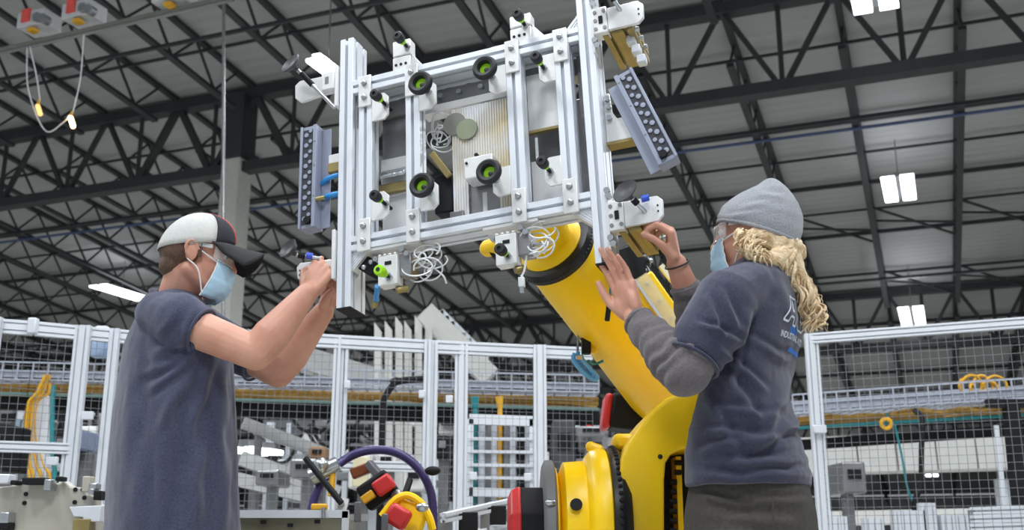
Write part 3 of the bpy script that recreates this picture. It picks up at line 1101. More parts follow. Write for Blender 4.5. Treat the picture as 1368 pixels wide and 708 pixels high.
p, q = run(1060, 552, 1420, 528, 8.2, 7.6)
t = tray('cable_tray', 'wire basket cable tray seen through the right fence panel', p, q, .5, .14, 24)
p, q = run(-60, 505, 800, 524, 8.6, 8.9)
t2 = tray('cable_tray', 'long wire basket cable tray crossing behind the gate and the robot', p, q, .5, .14, 44)


def cables(u0, v0, u1, v1, y0, y1, n, r, m_, nm, lab, seed, z_sp=.05):
    rnd = random.Random(seed)
    p, q = run(u0, v0, u1, v1, y0, y1)
    t = thing(nm, lab, 'cables', (p + q) / 2)
    for k in range(n):
        off = V((0, rnd.uniform(0, .3), rnd.uniform(-z_sp, z_sp)))
        pts = [p.lerp(q, i / 14) + off + V((0, rnd.uniform(-.02, .02), rnd.uniform(-.012, .012))) for i in range(15)]
        MB().tube(spline(pts, 3), r, 6).build('cable', m_, t)
    return t


M_CY2 = mat('yellow_jacket', '#a58036', rough=.6)
cables(1060, 562, 1420, 542, 8.25, 7.7, 6, .016, M_CY2, 'yellow_cable_run', 'yellow cables along the underside of the tray at right', 1, .03)
cables(-60, 516, 800, 536, 8.65, 8.95, 7, .017, M_CY2, 'yellow_cable_run', 'yellow cables under the long tray behind the gate', 2, .03)
p, q = run(1060, 572, 1420, 551, 8.3, 7.75)
tag(MB().tube([p, q], .014, 8).build('teal_pipe', M_TEAL), 'thin teal pipe under the yellow cables at right', 'pipe')
p, q = run(-60, 524, 800, 547, 8.7, 9.0)
tag(MB().tube([p, q], .014, 8).build('teal_pipe', mat('pale_teal', '#6b8783', rough=.6)), 'thin pale teal pipe under the long yellow cable run', 'pipe')
p, q = run(1050, 596, 1420, 570, 8.6, 8.0)
tag(MB().bar(p, q, .06, .08).build('support_beam', M_BLACKP, smooth=False), 'dark beam below the cable tray at right', 'beam')
p, q = run(-60, 535, 800, 560, 9.0, 9.3)
tag(MB().bar(p, q, .1, .13).build('support_beam', M_BLACKP, smooth=False), 'long dark beam under the cables behind the gate', 'beam')
# black tray stand and loose leads at right
p = at(1345, 545, 7.6)
t = thing('tray_stand', 'black post holding up the cable tray at the right edge', 'post', V((p.x, p.y, 0)))
MB().bar(V((p.x, p.y, 0)), V((p.x + .03, p.y, p.z + .05)), .09, .09).build('stand_post', M_BLACKP, t, smooth=False)
MB().bar(V((p.x - .14, p.y, p.z + .03)), V((p.x + .14, p.y, p.z + .03)), .06, .06).build('stand_arm', M_BLACKP, t, smooth=False)
MB().bar(V((p.x - .1, p.y + .02, 0)), V((p.x - .08, p.y + .02, p.z - .12)), .03, .02).build('stand_rail', M_PIPE, t, smooth=False)
tag(MB().tube(spline([at(1222, 548, 7.7), at(1232, 560, 7.6), at(1231, 600, 7.6), at(1230, 650, 7.6), at(1222, 690, 7.6), V((at(1222, 690, 7.6).x, 7.6, .03))]), .02, 8).build('black_lead', M_BLACKP), 'black cable dropping from the tray in the right fence panel', 'cable')
tag(MB().tube(spline([at(522, 512, 7.6), at(530, 508, 7.6), at(518, 524, 7.6), at(511, 545, 7.6), at(510, 600, 7.6), V((at(510, 600, 7.6).x, 7.6, .03))]), .024, 8).build('black_lead', M_BLACKP), 'thick black cable bending down behind the gate', 'cable')
tag(MB().tube(spline([at(566, 506, 8.7), at(540, 508, 8.7), at(526, 511, 8.7)]), .03, 8).build('black_lead', M_BLACKP), 'black cable end lying on the long tray behind the gate', 'cable')
t = thing('cable_coil', 'coils of yellow cable heaped on the tray at the right', 'cable', at(1305, 520, 7.9))
rnd = random.Random(4)
for k in range(6):
    c = at(1290 + 8 * k, 518 + rnd.uniform(-3, 3), 7.9)
    MB().torus(c, (rnd.uniform(-.4, .4), 1, rnd.uniform(-.3, .3)), rnd.uniform(.05, .085), .011, 18, 6, (0, 360 if k < 3 else 200)).build('loop', M_CABLEY, t)
t = thing('cable_reel', 'small round brass coloured fitting hanging below the right tray', 'fitting', at(1184, 566, 8))
MB().torus(at(1184, 566, 8), (.2, 1, .2), .035, .015, 16, 6).build('ring', M_CABLEY, t)
MB().tube([at(1184, 560, 8), at(1186, 552, 8.05)], .008, 6).build('hook', M_TEAL, t)
tag(MB().tube(spline([at(1195, 566, 8), at(1205, 610, 8), at(1212, 650, 8), at(1224, 680, 8)]), .008, 6).build('teal_lead', M_TEAL), 'thin teal lead hanging in the right fence panel', 'cable')

# yellow drops at the left
t = thing('cable_drop', 'bundle of yellow cables dropping from the tray behind the left fence', 'cable', at(40, 560, 8.4))
for dx, yy in ((0, 8.58), (6, 8.62), (13, 8.66), (-3, 8.56)):
    MB().tube(spline([at(62 + dx * .3, 500, yy), at(52 + dx, 525, yy), at(40 + dx * .8, 540, yy), at(36 + dx * .9, 580, yy), at(40 + dx * 1.4, 620, yy), at(44 + dx * 1.8, 660, yy), V((at(46 + dx * 1.8, 680, yy).x, yy, .03))]), .013, 8).build('cable', M_CABLEY, t)
tag(MB().tube(spline([at(72, 515, 8.5), at(70, 540, 8.5), at(70, 600, 8.5), at(72, 660, 8.5), V((at(72, 660, 8.5).x, 8.5, .03))]), .02, 8).build('teal_lead', M_TEAL), 'teal cable dropping beside the yellow bundle at left', 'cable')
t = thing('white_conduit', 'pale vertical duct standing behind the left fence beside the yellow cables', 'duct', at(58, 690, 8.7))
MB().bar(at(58, 530, 8.7), at(52, 700, 8.7), .13, .1).build('duct_body', M_PIPE, t, smooth=False, bevel=.01)
tag(MB().bar(at(26, 560, 8.6), V((at(16, 690, 8.6).x - .1, 8.6, 0)), .035).build('slate_pole', mat('slate_pole', '#7e93a0'), smooth=False), 'thin slate blue pole leaning behind the left fence', 'pole')
t = thing('clear_box', 'pale translucent blue box hanging by the rail left of the man in the cap', 'box', at(137, 460, 6.6))
MB().box(at(137, 460, 6.28), (.11, .08, .16)).build('box_body', mat('pale_blue_plastic', '#a9bedd', rough=.3), t, bevel=.01)
MB().box(at(137, 445, 6.28), (.07, .06, .08)).build('box_cap', M_PIPE, t, bevel=.01)

# ================================================================ right: white lintel, far low wall and stacked white profiles
M_WHITEP = mat('white_board', '#d6d6d2', rough=.5, var=.04)
p, q = run(1040, 612, 1350, 602, 13.0, 12.6)
t = thing('white_duct', 'long white panelled duct crossing behind the right fence panel', 'duct', (p + q) / 2)
for i in range(6):
    a, b = p.lerp(q, i / 6 + .003), p.lerp(q, (i + 1) / 6 - .003)
    MB().bar(a, b, .5, .42).build('panel', M_WHITEP, t, smooth=False, bevel=.01)
MB().bar(p + V((0, .1, 0)), q + V((0, .1, 0)), .35, .36).build('duct_core', M_GREY, t, smooth=False)
for u in (1052, 1337):
    a = at(u, 640, 12.8)
    MB().bar(V((a.x, a.y, 0)), V((a.x, a.y, a.z)), .12, .12).build('duct_leg', M_PIPE, t, smooth=False)
p, q = run(1100, 693, 1345, 688, 11.0, 10.8)
t = thing('white_counter', 'low white beam at the bottom of the right fence panel', 'beam', (p + q) / 2)
MB().bar(p, q, .12, .14).build('beam', M_WHITEP, t, smooth=False)
for k in (0.05, .5, .95):
    a = p.lerp(q, k)
    MB().bar(V((a.x, a.y, 0)), a, .08).build('beam_leg', M_PIPE, t, smooth=False)
rnd = random.Random(11)
for i, (u, v, wd, lab) in enumerate(((1112, 690, .16, 'white extrusion stub behind the right post, nearest to the woman'), (1165, 692, .12, 'white extrusion stub with a glint, second from the right post'),
                                     (1212, 682, .2, 'broad white extrusion stub left of the tall one at lower right'), (1237, 672, .09, 'tallest white extrusion standing at the bottom right'),
                                     (1272, 688, .17, 'white extrusion stub just right of the tallest one'))):
    a = at(u, v, 6.9)
    m = MB().extr(slot_poly(wd, .08, .04), (a.x, a.y, 0), (a.x, a.y, a.z), up=(0, 1, 0))
    tag(m.build('profile_stub', M_PIPE, smooth=False), lab, 'profile', 'white extrusions at the bottom right')
for v, lab in ((683, 'upper'), (694, 'middle'), (705, 'lowest')):
    a, b = at(1298, v, 6.6), at(1400, v - 3, 6.3)
    tag(MB().extr(slot_poly(.045, .045), a, b).build('profile_bar', M_PIPE, smooth=False), f'white extrusion bar lying at the bottom right corner, {lab} of three', 'profile', 'white extrusions at the bottom right')
a = at(1330, 700, 6.5)
t = thing('bar_stand', 'grey stand under the three white bars at bottom right', 'stand', V((a.x, a.y, 0)))
for u in (1305, 1385):
    c = at(u, 681, 6.55)
    MB().bar(V((c.x, c.y + .05, 0)), V((c.x, c.y + .05, c.z)), .05).build('leg', M_GREY, t, smooth=False)

# ================================================================ pipe rack behind the middle panel
def rack():
    y = 7.6
    c = at(668, 690, y)
    t = thing('pipe_rack', 'white rack with upright pipes between the fence posts left of the robot motor', 'rack', V((c.x, c.y, 0)))
    for v, h in ((560, .07), (657, .06)):
        MB().bar(at(627, v, y), at(712, v + 3, y), .05, h).build('rack_rail', M_PIPE, t, smooth=False)
    for v in (586, 603, 621, 638):
        MB().bar(at(627, v, y - .03), at(712, v + 1, y - .03), .02, .02).build('rack_wire', M_PIPE, t, smooth=False)
    for u in (628, 712):
        a = at(u, 560, y)
        MB().bar(V((a.x, a.y, 0)), a, .05).build('rack_upright', M_PIPE, t, smooth=False)
    mats = [M_TEAL, M_PIPE, M_GREY, M_PIPE, M_CABLEY, M_GREY, M_PIPE, M_BLACKP, M_PIPE]
    for i, u in enumerate((635, 644, 653, 660, 668, 677, 685, 696, 705)):
        a = at(u, 562 if i not in (0, 4) else 535, y + .1)
        MB().tube([V((a.x, a.y, .9)), a], .018 if i in (0, 4) else .026, 8).build('pipe', mats[i], t)
    MB().cyl(at(634, 530, y + .1), at(635, 545, y + .1), .035, .02).build('teal_funnel', M_TEAL, t)
    MB().cyl(at(667, 530, y + .1), at(668, 545, y + .1), .03, .02).build('yellow_funnel', M_CABLEY, t)


rack()
# white comb-like machine rising behind the gate
t = thing('blade_machine', 'tall pale machine with pointed white blades rising above the gate rail', 'machine', V((at(560, 600, 12).x, 12, 0)))
for i, (u, v, w_) in enumerate(((500, 430, .1), (514, 428, .16), (528, 422, .16), (540, 428, .12), (554, 421, .18), (568, 426, .12))):
    y = 12 + .1 * i
    a, b = at(u, v, y), at(u + 26, v + 34, y)
    c, d = at(u, 660, y), at(u + 10, 660, y)
    m = MB().add([a, at(u + 9, v + 12, y), d, c] + [x + V((0, .1, 0)) for x in (a, at(u + 9, v + 12, y), d, c)],
                 [(0, 1, 2, 3), (7, 6, 5, 4), (0, 4, 5, 1), (1, 5, 6, 2), (2, 6, 7, 3), (3, 7, 4, 0)])
    m.build('blade', M_WHITEP, t, smooth=False)
p, q = at(568, 418, 12.8), at(655, 505, 12.8)
MB().bar(p, q, .3, .25).build('sloped_chute', M_WHITEP, t, smooth=False)
p, q = at(590, 415, 13.2), at(650, 475, 13.2)
for k in range(9):
    a = p.lerp(q, k / 8)
    MB().bar(a, a + V((0, 0, -.4)), .05).build('chute_slat', M_WHITEP, t, smooth=False)
MB().bar(p, q, .05).build('chute_rail', M_PIPE, t, smooth=False)
p = at(540, 520, 12.3)
MB().box((p.x, p.y + .5, .9), (.9, .6, 1.8)).build('machine_base', M_PIPE, t, smooth=False, bevel=.02)

# sloping white conveyor sides and clutter behind the fence, left and middle
for i, (u0, v0, u1, v1, y, h, lab) in enumerate(((325, 565, 445, 610, 9.5, .1, 'upper pale sloping conveyor side under the elbow of the man'), (322, 612, 440, 655, 9.0, .12, 'lower pale sloping conveyor side under the elbow of the man'),
                                                (315, 640, 450, 672, 8.2, .1, 'lowest pale conveyor side behind the bench'), (380, 470, 520, 512, 14, .3, 'pale sloping conveyor far behind the gate post'))):
    p, q = at(u0, v0, y), at(u1, v1, y + .4)
    t = thing('conveyor', lab, 'conveyor', (p + q) / 2, group='conveyors behind the fence')
    MB().bar(p, q, .06, h).build('side_rail', mat('conveyor_paint', '#b4b5b4', rough=.5, var=.1), t, smooth=False)
    MB().bar(p + V((0, .5, 0)), q + V((0, .5, 0)), .06, h).build('side_rail', M_WHITEP, t, smooth=False)
    for k in range(10):
        a = p.lerp(q, (k + .5) / 10)
        MB().cyl(a, a + V((0, .5, 0)), .03, n=8).build('roller', M_GREY, t)
    for k in (.1, .9):
        a = p.lerp(q, k) + V((0, .25, 0))
        MB().bar(V((a.x, a.y, 0)), a, .06).build('leg', M_GREY, t, smooth=False)
rnd = random.Random(21)
cl = [(412, 628, 34, 24, 'grey box beside the silver fitting of the purple hose', M_GREY), (430, 608, 22, 16, 'small brown carton behind the purple hose', mat('carton', '#8f6a48', rough=.7)),
      (486, 632, 30, 44, 'white drum inside the loop of the purple hose', M_WHITEP), (520, 618, 26, 18, 'white carton with a dark window inside the purple hose loop', M_WHITEP),
      (556, 640, 26, 34, 'white bucket right of the yellow tool', M_WHITEP), (593, 600, 16, 30, 'dark cabinet left of the middle fence post', M_BLACKP),
      (752, 600, 30, 70, 'dark cabinet right of the pipe rack', mat('dark_cabinet', '#3a3c40', rough=.5)),
      (787, 580, 40, 14, 'pale bar with red blocks left of the red motor', M_GREY), (365, 640, 30, 20, 'grey box on a stand below the elbow of the man in the cap', M_GREY),
      (96, 600, 16, 40, 'dark panel behind the left fence post', M_BLACKP), (10, 600, 26, 60, 'dark cabinet at the far left behind the fence', M_BLACKP),
      (116, 590, 14, 26, 'small blue grey instrument between the left fence posts', mat('slate_box', '#7d8aa5')), (1130, 640, 30, 40, 'grey cabinet behind the right fence post', M_GREY)]
for u, v, w_, h_, lab, m_ in cl:
    y = rnd.uniform(7.4, 7.9)
    a = at(u, v, y)
    k = y / F_PX
    t = thing('machine_box', lab, 'box', a)
    bx = MB().box(a, (w_ * k, .4, h_ * k)).build('box_body', m_, t, smooth=False, bevel=.015)
    MB().box(a + V((0, -.205, h_ * k * .1)), (w_ * k * .55, .02, h_ * k * .3)).build('front_plate', M_BLACKP if m_ is not M_BLACKP else M_GREY, t, smooth=False)
    MB().bar(V((a.x, a.y, 0)), V((a.x, a.y, a.z - h_ * k / 2)), .07).build('stand', M_GREY, t, smooth=False)
# dark machinery mass: frames with rails, actuators and cable loops
M_MID = mat('machine_mid_grey', '#5c5e62', rough=.5)
for i, (u0, u1, v0, v1, y, lab) in enumerate(((330, 440, 545, 680, 11, 'grey machine frame far behind the man and the bench'), (455, 570, 560, 660, 16.5, 'grey machine frame seen below the gate mid rail'),
                                             (586, 720, 540, 690, 10.2, 'grey machine frame behind the pipe rack'), (735, 830, 520, 640, 13.5, 'dark machine frame behind the robot forearm'),
                                             (-20, 130, 540, 660, 11.5, 'grey machine frame behind the left fence'), (150, 318, 470, 680, 13, 'grey machine frame behind the man in the cap'))):
    c = at((u0 + u1) / 2, v1, y)
    t = thing('machine_rig', lab, 'machine', V((c.x, c.y, 0)), group='machine frames behind the fence')
    rnd = random.Random(40 + i)
    for k in range(9):
        v = v0 + (v1 - v0) * (k + rnd.random() * .6) / 9
        d = rnd.uniform(0, 1.6)
        p, q = at(u0 + rnd.uniform(0, 30), v, y + d), at(u1 - rnd.uniform(0, 30), v + rnd.uniform(-7, 7), y + d)
        MB().bar(p, q, rnd.uniform(.04, .1)).build('beam', rnd.choice([M_MID, M_PIPE, M_GREY, M_BLACKP]), t, smooth=False)
    for k in range(8):
        u = u0 + (u1 - u0) * (k + rnd.random() * .7) / 8
        a = at(u, v0 + rnd.uniform(0, (v1 - v0) * .6), y + rnd.uniform(0, 1.6))
        MB().bar(V((a.x, a.y, 0)), a, rnd.uniform(.04, .09)).build('upright', rnd.choice([M_MID, M_PIPE, M_MID, M_BLACKP]), t, smooth=False)
    for k in range(12):
        a = at(u0 + rnd.random() * (u1 - u0), v0 + rnd.random() * (v1 - v0), y + rnd.uniform(-.2, 1))
        MB().box(a, (rnd.uniform(.08, .3), .2, rnd.uniform(.06, .22))).build('module', rnd.choice([M_MID, M_WHITEP, M_GREY, M_BLACKP, M_PIPE]), t, smooth=False, bevel=.01)
    for k in range(5):
        a = at(u0 + rnd.random() * (u1 - u0), v0 + rnd.random() * (v1 - v0), y - .1)
        MB().tube(spline([a, a + V((.15, 0, -.2)), a + V((.35, .05, -.22)), a + V((.5, 0, .05))]), .02, 6).build('cable', M_BLACKP, t)
for u, col_, lab in ((759, 'left', 'left'), (786, 'right', 'right')):
    a = at(u, 573, 9.04)
    t = thing('red_connector', f'red and white connector on the pale bar left of the robot, {lab} of two', 'connector', a)
    MB().box(a, (.05, .06, .06)).build('red_body', M_RED, t, bevel=.005)
    MB().cyl(a + V((.04, 0, 0)), a + V((.10, 0, 0)), .028).build('white_cap', M_PIPE, t)
p, q = at(750, 577, 9.06), at(812, 576, 9.06)
m = MB().bar(p, q, .04, .05)
for a in (p.lerp(q, .06), p.lerp(q, .94)):
    m.bar(V((a.x, a.y + .03, 0)), V((a.x, a.y + .03, a.z)), .04)
tag(m.build('connector_bar', M_GREY, smooth=False), 'short grey bar carrying the red and white connectors', 'bar')

# ================================================================ bench, hose and tool, beige machine
yb = 3.75
p0, p1 = at(318, 683, yb), at(466, 673, yb)
t = thing('bench', 'steel bench box with a white edge strip in front of the purple hose', 'bench', V(((p0.x + p1.x) / 2, yb, 0)))
M_BENCH = mat('bench_steel', '#8a8672', rough=.3, metal=.6, var=.15, scale=8)
MB().span((p0.x - .12, yb, 0), (p1.x - .02, yb + .5, p0.z - .02)).build('bench_box', M_BENCH, t, bevel=.004, smooth=False)
MB().span((p0.x - .12, yb - .012, p0.z - .022), (p1.x, yb + .012, p0.z + .004)).build('edge_strip', M_PIPE, t, smooth=False)
MB().span((p0.x - .12, yb + .48, p0.z - .022), (p1.x, yb + .5, p0.z + .004)).build('edge_strip', M_PIPE, t, smooth=False)
MB().span((p1.x - .02, yb - .012, p0.z - .3), (p1.x, yb + .02, p0.z)).build('corner_strip', M_PIPE, t, smooth=False)
rnd = random.Random(8)
for k in range(3):
    a = at(352 + k * 36, 699 + rnd.uniform(-3, 3), yb)
    MB().box((a.x, yb - .004, a.z), (.018, .008, .012)).build('slot_plate', M_BLACKP, t, smooth=False)
MB().cyl(at(432, 678, yb - .02), at(432, 692, yb - .02), .008).build('edge_pin', M_ZINC, t)
a = at(427, 669, yb + .06)
tag(MB().box((a.x, a.y, p0.z + .016), (.055, .03, .022)).build('yellow_clip', M_CABLEY, bevel=.005), 'small yellow clip lying on the bench edge', 'clip')
# purple hose
yh = 4.2
t = thing('hose', 'thick purple corrugated hose arching over the yellow tool', 'hose', at(575, 705, yh))
pts = [at(u, v, y) for u, v, y in ((414, 690, 4.1), (424, 655, 4.12), (442, 630, 4.15), (461, 614, 4.2), (482, 604, 4.2), (505, 601, 4.2), (527, 604, 4.2), (546, 614, 4.2), (562, 630, 4.2), (573, 650, 4.2), (578, 675, 4.2), (579, 720, 4.2))]
sp_ = spline(pts, 10)
MB().tube(sp_, .016, 10, rr=[.0165 + .0012 * (i % 2) for i in range(len(sp_))]).build('hose_tube', mat('purple_hose', '#362c62', rough=.4), t)
c = at(434, 630, 4.1)
MB().cyl(c + V((-.05, 0, -.02)), c + V((.05, 0, .03)), .035, .028, 14).build('hose_collar', M_ZINC, t)
MB().ell(c + V((-.01, -.02, .02)), (.03, .03, .03)).build('hose_elbow', M_ZINC, t)
MB().cyl(c + V((.03, 0, .01)), c + V((.03, -.02, -.09)), .012).build('hose_nipple', M_CABLEY, t)
tag(MB().cyl(at(408, 612, 4.0), at(456, 672, 3.95), .0115, n=10).build('black_rod', M_BLACKP), 'dark thin rod leaning across the silver hose collar', 'rod')
# tool
t = thing('hand_tool', 'red, black and yellow power tool lying inside the purple hose loop', 'tool', at(520, 700, 4.1))
c = at(505, 655, 4.1)
rt = rotm('Y', -35)
MB().box(c, (.13, .09, .1), rt).build('tool_body', M_BLACKP, t, bevel=.012)
MB().box(at(513, 648, 4.04), (.075, .05, .06), rt).build('red_cap', M_RED, t, bevel=.01)
MB().box(at(492, 664, 4.04), (.05, .04, .03), rt).build('yellow_badge', M_CABLEY, t, bevel=.004)
MB().bar(at(492, 618, 4.15), at(512, 642, 4.12), .035, .03).build('dark_arm', M_MID, t, bevel=.005)
MB().bar(at(470, 634, 4.2), at(500, 622, 4.2), .05, .04).build('copper_lever', mat('copper_lever', '#8a4a2c', rough=.4, metal=.4), t, bevel=.005)
pts = [at(u, v, 4.0) for u, v in ((510, 690), (528, 668), (545, 662), (562, 672), (573, 690), (578, 708))]
MB().tube(spline(pts, 6), .014, 8).build('yellow_bow', M_YELLOW, t)
MB().box(at(548, 690, 4.03), (.12, .06, .1), rotm('Y', 20)).build('yellow_guard', M_YELLOW, t, bevel=.015)
MB().box(at(532, 690, 3.96), (.085, .05, .075), rotm('Y', 30)).build('red_body', M_RED, t, bevel=.015)
MB().ell(at(564, 678, 3.95), (.024, .012, .016)).build('silver_cap', M_ZINC, t)
MB().ell(at(531, 663, 4.05), (.025, .02, .025)).build('grey_knob', M_GREY, t)
MB().bar(at(548, 640, 4.1), at(540, 664, 4.05), .02).build('black_lever', M_BLACKP, t, bevel=.003)
MB().ell(at(578, 629, 4.15), (.03, .02, .018)).build('dark_knob', M_BLACKP, t)
for u, v in ((478, 684), (514, 700)):
    MB().box(at(u, v, 3.9), (.022, .03, .07)).build('tool_clamp', M_MID, t, bevel=.004)
# support for the tool and hose
a = at(520, 712, 4.1)
t = thing('tool_table', 'grey fixture table under the power tool', 'table', V((a.x, 4.15, 0)))
MB().box((a.x + .08, 4.2, a.z - .03), (.46, .32, .05)).build('table_top', M_GREY, t, smooth=False, bevel=.005)
for sx in (-.12, .28):
    for sy in (-.08, .18):
        MB().span((a.x + sx - .02, 4.15 + sy - .02, 0), (a.x + sx + .02, 4.15 + sy + .02, a.z - .05)).build('leg', M_GREY, t, smooth=False)
p, q = at(592, 692, 4.55), at(700, 668, 4.9)
t = thing('profile_guard', 'pale sloping aluminium guard rail between the purple hose and the robot motor', 'rail', (p + q) / 2)
MB().extr(slot_poly(.04, .04, .04), p, q).build('guard_rail', M_ALU, t, smooth=False)
MB().extr(slot_poly(.04, .04, .04), p + V((0, 0, -.1)), q + V((0, 0, -.1))).build('guard_rail', M_ALU, t, smooth=False)
for k in (.05, .5, .95):
    a = p.lerp(q, k)
    MB().bar(V((a.x, a.y, 0)), V((a.x, a.y, a.z - .02)), .04).build('guard_post', M_GREY, t, smooth=False)
for k in (.3, .65):
    a = p.lerp(q, k)
    MB().box(a + V((0, -.04, -.04)), (.08, .03, .08)).build('guard_clamp', M_BLACKP, t, bevel=.004)

# beige machine, lower left
ym = 3.9
t = thing('beige_machine', 'beige cast machine plate with clamps in the lower left corner', 'machine', V((-1.9, ym, 0)))
poly = [(-40, 652), (2, 650), (22, 648), (28, 640), (52, 637), (56, 645), (80, 645), (84, 641), (94, 650), (112, 651), (116, 660), (128, 664), (130, 720), (-40, 720)]
pp = [at(u, v, ym) for u, v in poly]
m = MB().prism([(a.x, a.z) for a in pp[:-2]] + [(pp[-2].x, .75), (pp[-1].x, .75)], ym, ym + .06)
m.build('cast_plate', M_BEIGE, t, bevel=.006)
MB().span((pp[-1].x, ym + .06, .7), (pp[-2].x - .05, ym + .5, pp[0].z - .05)).build('machine_bed', M_BEIGE, t, bevel=.01)
MB().span((pp[-1].x, ym + .02, 0), (pp[-2].x - .05, ym + .5, .75)).build('machine_base', M_MID, t, smooth=False)
rnd = random.Random(9)
for u, v in ((35, 660), (33, 672), (101, 654), (111, 654), (100, 671), (113, 665)):
    a = at(u, v, ym)
    MB().cyl(a, a + V((0, -.004, 0)), .008, n=10).build('bolt_hole', M_BLACKP, t)
for u, v, w_, h_, m_ in ((48, 643, 30, 9, M_BLACKP), (82, 640, 9, 6, M_BLACKP), (67, 648, 10, 14, M_ZINC), (22, 645, 9, 6, M_BLACKP), (6, 640, 20, 12, M_PIPE),
                         (10, 692, 12, 14, M_ZINC), (118, 647, 10, 20, M_BEIGE), (127, 650, 10, 8, M_ZINC), (125, 657, 8, 8, M_ZINC), (133, 662, 10, 12, M_BLACKP), (9, 703, 14, 10, M_BLACKP)):
    a = at(u, v, ym - .03)
    k = ym / F_PX
    MB().box(a, (w_ * k, .05, h_ * k)).build('clamp', m_, t, bevel=.004)
poly = [(92, 677), (135, 675), (134, 697), (124, 697), (112, 696), (110, 691), (98, 690)]
pp = [at(u, v, ym - .05) for u, v in poly]
MB().prism([(a.x, a.z) for a in pp], ym - .05, ym).build('clamp_plate', M_PIPE, t, bevel=.003)
a = at(112, 703, ym - .03)
MB().box(a, (.06, .05, .05)).build('brass_block', M_BRASSREFL, t, bevel=.003)
# ================================================================ the robot arm
rb = thing('robot_arm', 'big yellow industrial robot arm with black joint rings behind the aluminium frame', 'robot', V((.75, 3.5, 0)))
M_DKMETAL = mat('joint_black', '#1e1f22', rough=.38, metal=.3)
# forearm tube
fa0, fa1 = at(742, 334, 3.24), at(914, 548, 3.95)
d = (fa1 - fa0).normalized()
L = (fa1 - fa0).length
m = MB().lathe([(.110, 0), (.115, .02), (.119, .10), (.130, L * .5), (.143, L * .85), (.150, L), (.12, L + .06)], fa0, d, 48)
m.build('forearm', M_YELLOW, rb)
s_, u_, _ = frame(d)
# wrist end: black toothed ring, recessed yellow cap
m = MB().lathe([(.112, -.012), (.128, -.010), (.131, .0), (.131, .03), (.127, .034), (.10, .034)], fa0 - d * .02, d, 56)
rg = m.build('joint_ring', M_DKMETAL, rb)
m = MB()
for k in range(60):
    a = 2 * math.pi * k / 60
    c = fa0 + (s_ * math.cos(a) + u_ * math.sin(a)) * .1305 - d * .006
    m.ell(c, .0042, n=6, m=4)
m.build('ring_bolts', M_DKMETAL, rg, kind='stuff')
m = MB().lathe([(.108, 0), (.108, -.035), (.09, -.05), (.05, -.055)], fa0, d, 40)
wc = m.build('wrist_cap', M_YELLOW, rb)
# raised black toothed arc and the wrist block running to the tool
m = MB()
for k in range(9):
    a = R(-35 + k * 9)
    c = fa0 - d * .052 + (s_ * math.cos(a) + u_ * math.sin(a)) * .066
    m.ell(c, .0085, n=8, m=6)
m.build('black_bolts', M_BLACKP, wc)
w0 = fa0 - d * .04
w1 = fl(.56, .17, -.16)
MB().cap(w0, w0.lerp(w1, .55), .072, .062, 20).build('wrist_link', M_YELLOW, rb)
MB().cyl(w0.lerp(w1, .5), w1, .058, .05, 24).build('tool_flange', M_DKMETAL, rb)
a = at(652, 332, 3.36)
MB().cap(a, w0.lerp(w1, .2), .028, .05, 16).build('wrist_lug', M_YELLOW, rb)
MB().cyl(a.lerp(w0, .12), a.lerp(w0, .22), .034, n=16).build('lug_band', M_BLACKP, rb)
for u, v in ((742, 452), (752, 455)):
    c = at(u - 10, v - 22, 3.30)
MB().cap(at(744, 427, 3.29), at(750, 426, 3.29), .004).build('screw_slot', M_BLACKP, rb)
# dark lead lying on the forearm
MB().tube(spline([at(817, 360, 3.2), at(815, 395, 3.2), at(812, 425, 3.2)]), .0035, 6).build('green_lead', M_TEAL, rb)
MB().cyl(at(814, 405, 3.2), at(811, 428, 3.19), .008, n=10).build('lead_boot', M_BLACKP, rb)
# wrist drive on the right flank: black joint, guard with pale rails
j0 = at(846, 352, 3.25)
MB().ell(j0, (.055, .05, .045)).build('flank_joint', M_DKMETAL, rb)
MB().cyl(at(835, 330, 3.22), at(850, 372, 3.25), .042, .05, 20).build('flank_joint_neck', M_DKMETAL, rb)
for k in range(7):
    a = 2 * math.pi * k / 7
    MB().ell(j0 + V((math.cos(a) * .05, -.035, math.sin(a) * .04)), .008, n=8, m=5).build('flank_bolt', M_ZINC, rb)
g0, g1 = at(856, 372, 3.22), at(902, 438, 3.22)
MB().bar(g0, g1, .075, .05, up=(0, -1, 0)).build('guard_box', M_YELLOW, rb, bevel=.006)
dd = (g1 - g0).normalized()
side = V((dd.z, 0, -dd.x))
MB().bar(g0 + side * .045 + V((0, -.02, 0)), g1 + side * .045 + V((0, -.02, 0)), .012, .05, up=(0, -1, 0)).build('guard_edge', M_YELLOW, rb, bevel=.002)
M_CLEARP = mat('clear_guard', '#e8e4c8', rough=.15, alpha=.35)
MB().bar(g0 + side * .01 + V((0, -.045, 0)), g1 + side * .01 + V((0, -.045, 0)), .05, .004, up=(0, -1, 0)).build('clear_cover', M_CLEARP, rb)
MB().bar(g0 + side * .03 + V((0, -.05, 0)), g1 + side * .03 + V((0, -.05, 0)), .008, .006, up=(0, -1, 0)).build('cover_edge', M_PIPE, rb)
MB().bar(g0 - side * .075, g1 - side * .085 - dd * .02, .016, .02, up=(0, -1, 0)).build('pale_rail', mat('cream_rail', '#e6e0bd', rough=.4), rb)
MB().cyl(g1 - dd * .03 + side * .03, g1 + dd * .02 + side * .045, .028, n=16).build('guard_roller', M_ZINC, rb)
for k in (.15, .5, .85):
    MB().ell(g0.lerp(g1, k) + side * .0 + V((0, -.028, 0)), .007, n=8, m=5).build('guard_screw', M_ZINC, rb)
MB().bar(at(868, 428, 3.24), at(912, 442, 3.24), .09, .06, up=(0, -1, 0)).build('guard_foot', M_YELLOW, rb, bevel=.01)
